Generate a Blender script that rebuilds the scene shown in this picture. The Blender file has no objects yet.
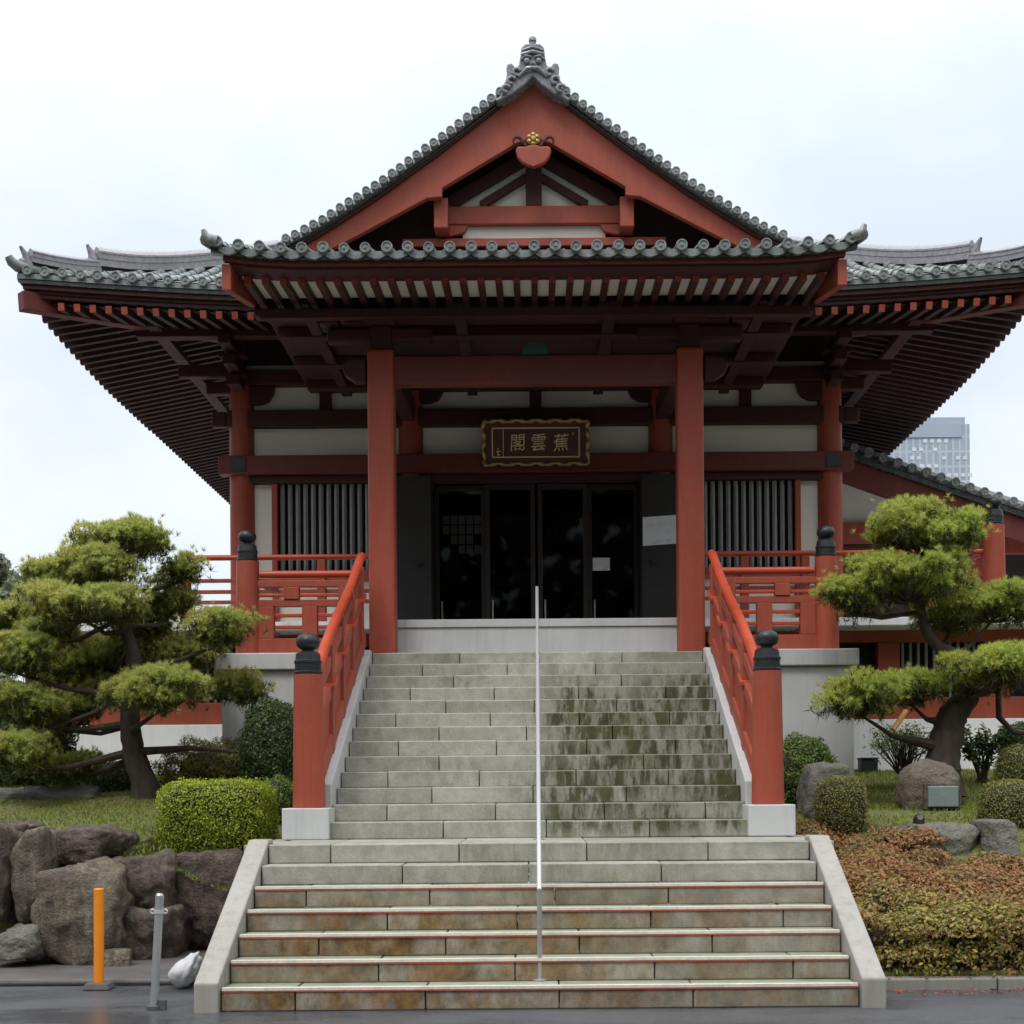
import bpy, bmesh, math, random
import numpy as np
from mathutils import Vector, Matrix, noise as mnoise

random.seed(7)
SC = bpy.context.scene
COL = SC.collection
PI = math.pi
R = math.radians
# ------------------------------------------------------------------ camera numbers
F, CX, H, ZC, ROLL = 1448.0, 538.5, 791.0, 1.507, 0.0079
CAMY = -10.0

def at(px, py, d):
    """point seen at a picture position, at depth d metres from the camera"""
    u = px - ROLL * (py - H); v = py + ROLL * (px - CX)
    return Vector(((u - CX) * d / F, d + CAMY, ZC - (v - H) * d / F))

# ------------------------------------------------------------------ materials
def new_mat(name):
    m = bpy.data.materials.new(name); m.use_nodes = True
    return m, m.node_tree, m.node_tree.nodes['Principled BSDF']

def lk(nt, a, b): nt.links.new(a, b)

def coords(nt, scale=(1, 1, 1)):
    g = nt.nodes.new('ShaderNodeTexCoord')
    mp = nt.nodes.new('ShaderNodeMapping'); mp.inputs['Scale'].default_value = scale
    lk(nt, g.outputs['Object'], mp.inputs['Vector'])
    return mp.outputs['Vector']

def noise(nt, vec, scale, detail=4, rough=0.6):
    n = nt.nodes.new('ShaderNodeTexNoise'); n.inputs['Scale'].default_value = scale
    n.inputs['Detail'].default_value = detail; n.inputs['Roughness'].default_value = rough
    lk(nt, vec, n.inputs['Vector'])
    return n.outputs['Fac']

def ramp(nt, fac, stops, interp='LINEAR'):
    r = nt.nodes.new('ShaderNodeValToRGB'); r.color_ramp.interpolation = interp
    e = r.color_ramp.elements
    while len(e) < len(stops): e.new(0.5)
    for i, (p, c) in enumerate(stops):
        e[i].position = p
        e[i].color = (c[0], c[1], c[2], 1) if isinstance(c, (tuple, list)) else (c, c, c, 1)
    lk(nt, fac, r.inputs['Fac'])
    return r.outputs['Color']

def mixc(nt, fac, a, b, mode='MIX'):
    m = nt.nodes.new('ShaderNodeMix'); m.data_type = 'RGBA'; m.blend_type = mode
    for sock, v in ((m.inputs[0], fac), (m.inputs[6], a), (m.inputs[7], b)):
        if hasattr(v, 'is_output'): lk(nt, v, sock)
        elif isinstance(v, (int, float)): sock.default_value = v
        else: sock.default_value = (v[0], v[1], v[2], 1)
    return m.outputs[2]

def math_(nt, op, a, b=0.0, clamp=False):
    m = nt.nodes.new('ShaderNodeMath'); m.operation = op; m.use_clamp = clamp
    for s, v in ((m.inputs[0], a), (m.inputs[1], b)):
        if hasattr(v, 'is_output'): lk(nt, v, s)
        else: s.default_value = v
    return m.outputs[0]

def bump(nt, b, h, strength=0.3, dist=0.02):
    n = nt.nodes.new('ShaderNodeBump'); n.inputs['Strength'].default_value = strength
    n.inputs['Distance'].default_value = dist
    lk(nt, h, n.inputs['Height']); lk(nt, n.outputs['Normal'], b.inputs['Normal'])

def mat_basic(name, c, rough=0.6, vary=0.15, scale=3.0, stretch=(1, 1, 1), bs=0.15, spec=0.5, metal=0.0, fine=40, island=0.0):
    m, nt, b = new_mat(name)
    v = coords(nt, stretch)
    n = noise(nt, v, scale, 5)
    n2 = noise(nt, v, fine, 3)
    lo = tuple(x * (1 - vary) for x in c); hi = tuple(min(1, x * (1 + vary)) for x in c)
    col = ramp(nt, n, [(0.3, lo), (0.7, hi)])
    col = mixc(nt, 0.5, col, ramp(nt, n2, [(0.3, lo), (0.7, hi)]))
    if island:
        g = nt.nodes.new('ShaderNodeNewGeometry')
        col = mixc(nt, 1.0, col, ramp(nt, g.outputs['Random Per Island'], [(0, 1 - island), (1, 1.0)]), 'MULTIPLY')
    lk(nt, col, b.inputs['Base Color'])
    b.inputs['Roughness'].default_value = rough
    b.inputs['Specular IOR Level'].default_value = spec
    b.inputs['Metallic'].default_value = metal
    if bs: bump(nt, b, n2, bs, 0.01)
    return m

M = {}
def red_paint(name, c, rough):
    m, nt, b = new_mat(name)
    v = coords(nt, (1, 1, 0.25))
    n = noise(nt, v, 2.2, 5)
    n2 = noise(nt, coords(nt, (14, 14, 0.7)), 4.0, 4)
    col = ramp(nt, n, [(0.3, tuple(x * .8 for x in c)), (0.7, tuple(x * 1.12 for x in c))])
    col = mixc(nt, ramp(nt, noise(nt, coords(nt), 11, 6, .7), [(0.46, 0.0), (0.72, .45)]), col, (c[0] * .8, c[1] * 1.5, c[2] * 1.7))
    col = mixc(nt, ramp(nt, n2, [(0.52, 0.0), (0.75, 0.6)]), col, (c[0] * .62, c[1] * .75, c[2] * .8))
    lk(nt, col, b.inputs['Base Color'])
    lk(nt, ramp(nt, n, [(0.3, rough - .08), (0.7, rough + .12)]), b.inputs['Roughness'])
    b.inputs['Specular IOR Level'].default_value = 0.35
    bump(nt, b, n2, 0.35, 0.012)
    return m
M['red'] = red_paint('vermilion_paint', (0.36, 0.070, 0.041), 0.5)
M['shadered'] = red_paint('half_shaded_vermilion', (0.15, 0.031, 0.025), 0.55)  # vermilion darkened: porch and eave shade put into the colour
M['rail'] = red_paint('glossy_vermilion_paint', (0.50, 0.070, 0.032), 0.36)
M['darkred'] = red_paint('shade_darkened_red_wood', (0.060, 0.017, 0.0145), 0.6)  # deeper shaded copy of the red, for sheltered timbers
M['soffit'] = mat_basic('shaded_soffit_wood', (0.040, 0.0135, 0.011), 0.7, .25, 4, (1, 1, 1))  # under-eave shade put into the wood colour
M['white'] = mat_basic('white_plaster', (0.80, 0.77, 0.70), 0.85, .06, 2)
M['whitewall'] = mat_basic('white_concrete_wall', (0.78, 0.78, 0.79), 0.8, .08, 1.2, (1, 1, .4))
def wall_mat(name, c):
    m, nt, b = new_mat(name)
    st_ = noise(nt, coords(nt, (5, 5, .3)), 1.7, 5, .65); lg = noise(nt, coords(nt), .9, 5); fn = noise(nt, coords(nt), 30, 3)
    col = mixc(nt, ramp(nt, st_, [(0.48, 0.0), (0.74, .4)]), c, tuple(x * .55 for x in c))
    col = mixc(nt, ramp(nt, lg, [(0.45, 0.0), (0.7, .3)]), col, (c[0] * .74, c[1] * .74, c[2] * .70))
    lk(nt, col, b.inputs['Base Color']); b.inputs['Roughness'].default_value = .8; bump(nt, b, fn, .15, .006)
    return m
M['whitewall'] = wall_mat('rain_streaked_white_wall', (0.80, 0.80, 0.81))
M['black'] = mat_basic('black_bronze', (0.035, 0.038, 0.042), 0.42, .35, 9, metal=0.5)
M['lattice'] = mat_basic('grey_green_lattice', (0.30, 0.315, 0.31), 0.55, .2, 6, (1, 1, .2))
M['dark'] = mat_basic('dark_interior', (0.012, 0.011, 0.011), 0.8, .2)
M['door'] = mat_basic('dark_door_board', (0.026, 0.022, 0.021), 0.6, .2, 4)
M['doorframe'] = mat_basic('dark_brown_frame', (0.030, 0.018, 0.014), 0.5, .2, 4)
M['gold'] = mat_basic('gilded_wood', (0.40, 0.27, 0.085), 0.42, .25, 14, metal=0.7)
M['goldtext'] = mat_basic('gold_lettering', (0.75, 0.58, 0.28), 0.45, .15, 14, metal=0.2)
M['plaque'] = mat_basic('brown_lacquer_board', (0.075, 0.022, 0.014), 0.4, .2, 6)
M['steel'] = mat_basic('stainless_steel', (0.62, 0.63, 0.65), 0.35, .08, 8, metal=0.35, bs=0.02)
M['galv'] = mat_basic('galvanised_steel', (0.45, 0.46, 0.47), 0.42, .12, 8, metal=0.6, bs=0.04)
M['orange'] = mat_basic('orange_plastic', (0.86, 0.27, 0.012), 0.42, .06, 5, bs=.03)
M['rubber'] = mat_basic('grey_rubber', (0.09, 0.085, 0.085), 0.8, .2, 8)
M['bag'] = mat_basic('white_sack_cloth', (0.50, 0.51, 0.53), 0.8, .15, 6, fine=90, bs=.4)
M['green'] = mat_basic('green_painted_board', (0.03, 0.10, 0.07), 0.5, .2, 6)
M['bark'] = mat_basic('pine_bark', (0.060, 0.043, 0.033), 0.9, .45, 9, (1, 1, .35), bs=1.0, fine=16)
M['cutwood'] = mat_basic('fresh_cut_wood', (0.62, 0.30, 0.09), 0.7, .2, 9)
M['plate'] = mat_basic('green_grey_bronze_plate', (0.20, 0.25, 0.245), 0.4, .15, 6)

def tile_mat(name, c, c2, island=0.25):
    m, nt, b = new_mat(name)
    v = coords(nt)
    n = noise(nt, v, 1.3, 5); n2 = noise(nt, v, 17, 4)
    col = ramp(nt, n2, [(0.32, tuple(x * .6 for x in c)), (0.55, c), (0.75, c2)])
    col = mixc(nt, 0.35, col, ramp(nt, n, [(0.3, tuple(x * .7 for x in c)), (0.7, c2)]))
    lk(nt, col, b.inputs['Base Color'])
    lk(nt, ramp(nt, n2, [(0.3, .16), (0.7, .38)]), b.inputs['Roughness'])
    bump(nt, b, n2, 0.25, 0.01)
    return m
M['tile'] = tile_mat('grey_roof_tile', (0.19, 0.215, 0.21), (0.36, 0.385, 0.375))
M['tiledark'] = tile_mat('shaded_tile_underside', (0.05, 0.055, 0.055), (0.09, 0.1, 0.095))  # tile colour darkened to paint the shade under the tile edge
M['ridge'] = tile_mat('ridge_tile', (0.27, 0.265, 0.29), (0.36, 0.355, 0.385))
M['orn'] = tile_mat('ornament_tile', (0.19, 0.19, 0.21), (0.34, 0.34, 0.36))

def granite(name, c, dirt=0.0):
    m, nt, b = new_mat(name)
    v = coords(nt)
    sp = noise(nt, v, 150, 2, .7); lg = noise(nt, v, 1.4, 5)
    col = ramp(nt, sp, [(0.35, tuple(x * .85 for x in c)), (0.6, c), (.75, tuple(min(1, x * 1.06) for x in c))])
    col = mixc(nt, 1, col, ramp(nt, lg, [(0.3, (.82, .84, .80)), (0.7, (1, 1, 1))]), 'MULTIPLY')
    if dirt:
        st = noise(nt, coords(nt, (7, 7, .5)), 2.0, 4)
        col = mixc(nt, ramp(nt, st, [(0.5, 0.0), (0.72, dirt)]), col, (0.12, 0.12, 0.075))
    sd_ = noise(nt, coords(nt, (6, 6, .35)), 1.6, 5, .65)
    col = mixc(nt, ramp(nt, sd_, [(0.5, 0.0), (0.72, .32)]), col, tuple(x * .45 for x in c))
    lk(nt, col, b.inputs['Base Color']); b.inputs['Roughness'].default_value = 0.6
    bump(nt, b, sp, 0.1, 0.004)
    return m
M['granite'] = granite('pale_granite', (0.62, 0.62, 0.635))
M['granite2'] = granite('weathered_granite', (0.40, 0.375, 0.345), .3)

def step_mat():
    m, nt, b = new_mat('weathered_step_stone')
    tc = nt.nodes.new('ShaderNodeTexCoord')
    sep = nt.nodes.new('ShaderNodeSeparateXYZ'); lk(nt, tc.outputs['Object'], sep.inputs[0])
    X, Y, Z = sep.outputs
    v = coords(nt)
    sp = noise(nt, v, 80, 2, .7)
    lg = noise(nt, v, 2.1, 6, .65)
    md = noise(nt, v, 8.0, 5, .65)
    st = noise(nt, coords(nt, (5.0, 3, 1.25)), 1.9, 6, .72)
    base = ramp(nt, lg, [(0.25, (0.26, 0.26, 0.225)), (0.5, (0.405, 0.40, 0.37)), (0.75, (0.51, 0.505, 0.485))])
    base = mixc(nt, 0.55, base, ramp(nt, md, [(0.3, (0.22, 0.22, 0.15)), (0.7, (0.50, 0.485, 0.45))]))
    # mossy green
    base = mixc(nt, ramp(nt, noise(nt, v, 1.1, 5), [(0.48, 0.0), (0.7, 0.3)]), base, (0.21, 0.22, 0.12))
    # right half of the upper flight: black-green weathering runs down the risers
    mr = math_(nt, 'MULTIPLY', math_(nt, 'MULTIPLY_ADD', X, 1.6, True), 1.0)
    mr = nt.nodes.new('ShaderNodeMapRange'); mr.inputs[1].default_value = -0.15; mr.inputs[2].default_value = 0.35
    lk(nt, X, mr.inputs[0])
    mz = nt.nodes.new('ShaderNodeMapRange'); mz.inputs[1].default_value = 1.05; mz.inputs[2].default_value = 1.2
    lk(nt, Z, mz.inputs[0])
    mz2 = nt.nodes.new('ShaderNodeMapRange'); mz2.inputs[1].default_value = 2.95; mz2.inputs[2].default_value = 2.5
    lk(nt, Z, mz2.inputs[0])
    mask = math_(nt, 'MULTIPLY', math_(nt, 'MULTIPLY', mr.outputs[0], mz.outputs[0]), mz2.outputs[0])
    mask = math_(nt, 'ADD', math_(nt, 'MULTIPLY', mask, math_(nt, 'ADD', 0.45, ramp(nt, noise(nt, v, 1.7, 4), [(.36, 0.1), (.56, .9)]))), ramp(nt, noise(nt, v, .9, 4), [(.45, .02), (.65, .35)]))
    drip = ramp(nt, st, [(0.42, 0.0), (0.56, 1.0)])
    wide = ramp(nt, md, [(0.35, 0.15), (0.65, 0.75)])
    nrm = nt.nodes.new('ShaderNodeNewGeometry')
    sn = nt.nodes.new('ShaderNodeSeparateXYZ'); lk(nt, nrm.outputs['Normal'], sn.inputs[0])
    riser = math_(nt, 'SUBTRACT', 1.0, math_(nt, 'ABSOLUTE', sn.outputs[2]), True)
    k = math_(nt, 'MULTIPLY', math_(nt, 'MULTIPLY', drip, mask), riser)
    base = mixc(nt, math_(nt, 'MULTIPLY', k, 0.88), base, (0.040, 0.038, 0.022))
    base = mixc(nt, math_(nt, 'MULTIPLY', math_(nt, 'MULTIPLY', wide, mask), 0.7), base, (0.11, 0.115, 0.045))
    # rusty brown lower flight
    ml = nt.nodes.new('ShaderNodeMapRange'); ml.inputs[1].default_value = 0.85; ml.inputs[2].default_value = 0.6
    lk(nt, Z, ml.inputs[0])
    mlx = nt.nodes.new('ShaderNodeMapRange'); mlx.inputs[1].default_value = 1.6; mlx.inputs[2].default_value = -1.0
    mlx.inputs[3].default_value = .65
    lk(nt, X, mlx.inputs[0])
    rust = ramp(nt, noise(nt, coords(nt, (1, 1, .6)), 2.6, 5, .7), [(0.34, 0.15), (0.58, 1.0)])
    kk = math_(nt, 'MULTIPLY', math_(nt, 'MULTIPLY', math_(nt, 'MULTIPLY', rust, ml.outputs[0]), mlx.outputs[0]), riser)
    base = mixc(nt, kk, base, ramp(nt, md, [(.35, (0.10, 0.055, 0.02)), (.6, (0.235, 0.13, 0.045))]))
    gr = math_(nt, 'MULTIPLY', math_(nt, 'SUBTRACT', 1.0, riser), ml.outputs[0])
    base = mixc(nt, math_(nt, 'MULTIPLY', gr, .35), base, (0.22, 0.25, 0.12))  # green lens fringe tinted onto the lower treads
    base = mixc(nt, 1, base, ramp(nt, nrm.outputs['Random Per Island'], [(0, (.80, .80, .78)), (1, (1.12, 1.12, 1.12))]), 'MULTIPLY')
    base = mixc(nt, .6, base, ramp(nt, sp, [(0.3, (.7, .7, .7)), (0.7, (1.2, 1.2, 1.2))]), 'MULTIPLY')
    lk(nt, base, b.inputs['Base Color'])
    lk(nt, ramp(nt, lg, [(0.3, .28), (0.7, .62)]), b.inputs['Roughness'])
    bump(nt, b, md, 0.25, 0.012)
    return m
M['step'] = step_mat()
M['nosing'] = mat_basic('pale_step_edge', (0.66, 0.63, 0.54), .6, .2, 6)
M['redfringe'] = mat_basic('red_fringe_line', (0.42, 0.075, 0.06), .6, .3, 6)  # lens colour fringe painted as a red line

def rock_mat(name, a, bcol, lich, lf=0.5):
    m, nt, b = new_mat(name)
    v = coords(nt)
    n1 = noise(nt, v, 1.6, 6, .65); n2 = noise(nt, v, 9, 6, .7); n3 = noise(nt, coords(nt, (4.5, 4.5, .45)), 2.2, 6, .7)
    col = ramp(nt, n1, [(0.3, a), (0.7, bcol)])
    col = mixc(nt, .45, col, ramp(nt, n2, [(0.3, tuple(x * .4 for x in a)), (0.7, tuple(x * 1.3 for x in bcol))]))
    col = mixc(nt, ramp(nt, n3, [(0.5, 0.0), (0.66, lf)]), col, lich)
    col = mixc(nt, ramp(nt, noise(nt, v, 24, 3), [(0.62, 0.0), (0.72, lf * .8)]), col, (0.30, 0.29, 0.25))
    lk(nt, col, b.inputs['Base Color'])
    lk(nt, ramp(nt, n2, [(0.3, .4), (0.7, .8)]), b.inputs['Roughness'])
    bump(nt, b, n2, 1.0, 0.08)
    return m
M['rock'] = rock_mat('purple_brown_rock', (0.038, 0.026, 0.024), (0.145, 0.100, 0.085), (0.24, 0.22, 0.13))
M['rock2'] = rock_mat('streaked_tan_rock', (0.055, 0.040, 0.032), (0.175, 0.14, 0.105), (0.30, 0.27, 0.165), .7)
M['rockgrey'] = rock_mat('mossy_grey_rock', (0.09, 0.09, 0.075), (0.24, 0.23, 0.195), (0.13, 0.14, 0.07))
M['rockpale'] = rock_mat('pale_grey_rock', (0.20, 0.20, 0.185), (0.36, 0.35, 0.32), (0.14, 0.14, 0.09))
M['memorial'] = rock_mat('brown_memorial_rock', (0.13, 0.095, 0.075), (0.24, 0.19, 0.155), (0.15, 0.12, 0.085), .35)

def leaf_mat(name, stops, trans=0.25, nscale=2.5, ntint=None, rough=.55):
    m, nt, b = new_mat(name)
    g = nt.nodes.new('ShaderNodeNewGeometry')
    col = ramp(nt, g.outputs['Random Per Island'], stops)
    n = noise(nt, coords(nt), nscale, 4)
    if ntint: col = mixc(nt, ramp(nt, n, [(0.42, 0.0), (0.62, .85)]), col, ntint)
    lk(nt, col, b.inputs['Base Color']); b.inputs['Roughness'].default_value = rough
    b.inputs['Specular IOR Level'].default_value = 0.3
    t = nt.nodes.new('ShaderNodeBsdfTranslucent'); lk(nt, col, t.inputs['Color'])
    mx = nt.nodes.new('ShaderNodeMixShader'); mx.inputs[0].default_value = trans
    lk(nt, b.outputs[0], mx.inputs[1]); lk(nt, t.outputs[0], mx.inputs[2])
    lk(nt, mx.outputs[0], nt.nodes['Material Output'].inputs['Surface'])
    return m
M['needle'] = leaf_mat('pine_needles', [(0, (0.38, 0.38, 0.10)), (.55, (0.60, 0.60, 0.17)), (1, (0.74, 0.69, 0.24))], .55, 1.6, (0.46, 0.54, 0.16))
M['needle2'] = leaf_mat('brighter_pine_needles', [(0, (0.38, 0.42, 0.10)), (.55, (0.60, 0.65, 0.16)), (1, (0.74, 0.74, 0.22))], .55, 1.6, (0.46, 0.56, 0.14))
M['needledark'] = leaf_mat('shaded_inner_needles', [(0, (0.07, 0.085, 0.03)), (1, (0.17, 0.18, 0.06))], .2)
M['boxleaf'] = leaf_mat('bright_hedge_leaves', [(0, (0.16, 0.23, 0.02)), (.5, (0.30, 0.38, 0.03)), (1, (0.44, 0.48, 0.06))], .3)
M['darkleaf'] = leaf_mat('dark_evergreen_leaves', [(0, (0.035, 0.065, 0.022)), (.6, (0.075, 0.12, 0.035)), (1, (0.13, 0.18, 0.06))], .2)
M['midleaf'] = leaf_mat('mid_green_leaves', [(0, (0.07, 0.12, 0.03)), (.6, (0.16, 0.24, 0.05)), (1, (0.26, 0.33, 0.08))], .25)
M['olive'] = leaf_mat('olive_bronze_leaves', [(0, (0.12, 0.13, 0.035)), (.5, (0.23, 0.24, 0.065)), (1, (0.34, 0.28, 0.10))], .3)
M['azalea'] = leaf_mat('bronze_azalea_leaves', [(0, (0.12, 0.06, 0.03)), (.35, (0.26, 0.125, 0.055)), (.65, (0.37, 0.20, 0.08)), (1, (0.42, 0.17, 0.06))], .25, 1.9, (0.23, 0.17, 0.06))
M['azalgreen'] = leaf_mat('yellow_green_azalea_leaves', [(0, (0.11, 0.10, 0.03)), (.4, (0.22, 0.21, 0.05)), (.8, (0.36, 0.31, 0.07)), (1, (0.46, 0.30, 0.07))], .25)
M['grass'] = leaf_mat('lawn_grass', [(0, (0.13, 0.20, 0.03)), (.6, (0.23, 0.31, 0.045)), (1, (0.33, 0.36, 0.07))], .35, .9, (0.22, 0.20, 0.06), .7)
M['redleaf'] = leaf_mat('fallen_red_leaves', [(0, (0.30, 0.05, 0.04)), (1, (0.5, 0.14, 0.08))], .2)
M['core'] = mat_basic('shrub_dark_core', (0.030, 0.028, 0.016), .9, .3)  # dark filler inside the shrubs, added to block light
M['fartree'] = leaf_mat('distant_tree_leaves', [(0, (0.15, 0.18, 0.11)), (1, (0.32, 0.35, 0.22))], .3)

def ground_mat():
    m, nt, b = new_mat('mossy_soil')
    v = coords(nt)
    n = noise(nt, v, 1.2, 6, .65); n2 = noise(nt, v, 14, 5)
    col = ramp(nt, n, [(0.33, (0.14, 0.10, 0.045)), (0.5, (0.115, 0.125, 0.035)), (0.7, (0.10, 0.14, 0.032))])
    col = mixc(nt, .5, col, ramp(nt, n2, [(0.3, (0.05, 0.05, 0.02)), (0.7, (0.19, 0.20, 0.055))]))
    lk(nt, col, b.inputs['Base Color']); b.inputs['Roughness'].default_value = .9
    bump(nt, b, n2, .6, .03)
    return m
M['soil'] = ground_mat()
def asphalt_mat(name, base, wet):
    m, nt, b = new_mat(name)
    v = coords(nt)
    n = noise(nt, coords(nt, (.6, 1.5, 1)), .8, 5); n2 = noise(nt, v, 60, 3); n3 = noise(nt, v, 5, 5)
    col = ramp(nt, n2, [(0.3, tuple(x * .6 for x in base)), (0.7, tuple(x * 1.35 for x in base))])
    col = mixc(nt, .5, col, ramp(nt, n3, [(0.3, tuple(x * .7 for x in base)), (0.7, tuple(x * 1.2 for x in base))]))
    lk(nt, col, b.inputs['Base Color'])
    lk(nt, ramp(nt, n, [(0.42, wet), (0.62, .75)]), b.inputs['Roughness'])
    bump(nt, b, n2, .35, .008)
    return m
M['asphalt'] = asphalt_mat('wet_asphalt', (0.070, 0.071, 0.079), .14)
M['gutter'] = asphalt_mat('worn_pavement', (0.11, 0.10, 0.10), .45)
M['kerb'] = granite('kerb_stone', (0.30, 0.28, 0.26), .5)

def glass_mat():
    m, nt, b = new_mat('dark_door_glass')
    out = nt.nodes['Material Output']
    t = nt.nodes.new('ShaderNodeBsdfTransparent'); t.inputs[0].default_value = (.62, .63, .64, 1)
    g = nt.nodes.new('ShaderNodeBsdfGlossy'); g.inputs['Roughness'].default_value = .03
    g.inputs['Color'].default_value = (.28, .29, .30, 1)
    fr = nt.nodes.new('ShaderNodeFresnel'); fr.inputs[0].default_value = 1.4
    mx = nt.nodes.new('ShaderNodeMixShader')
    lk(nt, fr.outputs[0], mx.inputs[0]); lk(nt, t.outputs[0], mx.inputs[1]); lk(nt, g.outputs[0], mx.inputs[2])
    lk(nt, mx.outputs[0], out.inputs['Surface'])
    return m
M['glass'] = glass_mat()
def paper_mat():
    m, nt, b = new_mat('printed_paper')
    v = coords(nt)
    n = noise(nt, v, 9, 3)
    col = mixc(nt, ramp(nt, n, [(0.56, 0.0), (0.66, .3)]), (.78, .79, .82), (.35, .35, .40))
    lk(nt, col, b.inputs['Base Color']); b.inputs['Roughness'].default_value = .7
    return m
M['paper'] = paper_mat()
def tower_mat():
    m, nt, b = new_mat('blue_grey_curtain_wall')
    tc = nt.nodes.new('ShaderNodeTexCoord')
    mp = nt.nodes.new('ShaderNodeMapping'); lk(nt, tc.outputs['Object'], mp.inputs[0])
    mp.inputs['Rotation'].default_value = (R(90), 0, 0)
    br = nt.nodes.new('ShaderNodeTexBrick'); lk(nt, mp.outputs[0], br.inputs[0])
    br.offset = 0.0; br.inputs['Scale'].default_value = 1.0
    br.inputs['Brick Width'].default_value = 1.6; br.inputs['Row Height'].default_value = 3.6
    br.inputs['Mortar Size'].default_value = 0.28; br.inputs['Mortar Smooth'].default_value = .3
    br.inputs['Color1'].default_value = (0.27, 0.31, 0.37, 1); br.inputs['Color2'].default_value = (0.31, 0.35, 0.41, 1)
    br.inputs['Mortar'].default_value = (0.40, 0.44, 0.49, 1)
    lk(nt, br.outputs[0], b.inputs['Base Color']); b.inputs['Roughness'].default_value = .5
    return m
M['tower'] = tower_mat()
M['towercap'] = mat_basic('tower_crown_panel', (0.30, 0.34, 0.41), .5, .1, .1, bs=0)
M['brightwin'] = mat_basic('pale_bright_window', (0.70, 0.74, 0.76), .5, .15, .4, bs=0, island=.5)  # brightness of lit panes put into a pale colour

# ------------------------------------------------------------------ object helpers
WORLD = {}
def origin_of(o):
    return WORLD.get(o.name, Vector((0, 0, 0)))

def tag(o, label=None, cat=None, group=None, kind=None):
    if label: o['label'] = label
    if cat: o['category'] = cat
    if group: o['group'] = group
    if kind: o['kind'] = kind
    return o

def empty(name, loc, label, cat, group=None):
    o = bpy.data.objects.new(name, None); COL.objects.link(o)
    o.location = loc; o.empty_display_size = .2
    WORLD[o.name] = Vector(loc)
    return tag(o, label, cat, group)

def link_mesh(name, me, parent, org):
    o = bpy.data.objects.new(name, me); COL.objects.link(o)
    if parent is not None:
        o.parent = parent
        o.location = org - origin_of(parent)
    else:
        o.location = org
    WORLD[o.name] = Vector(org)
    return o

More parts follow.
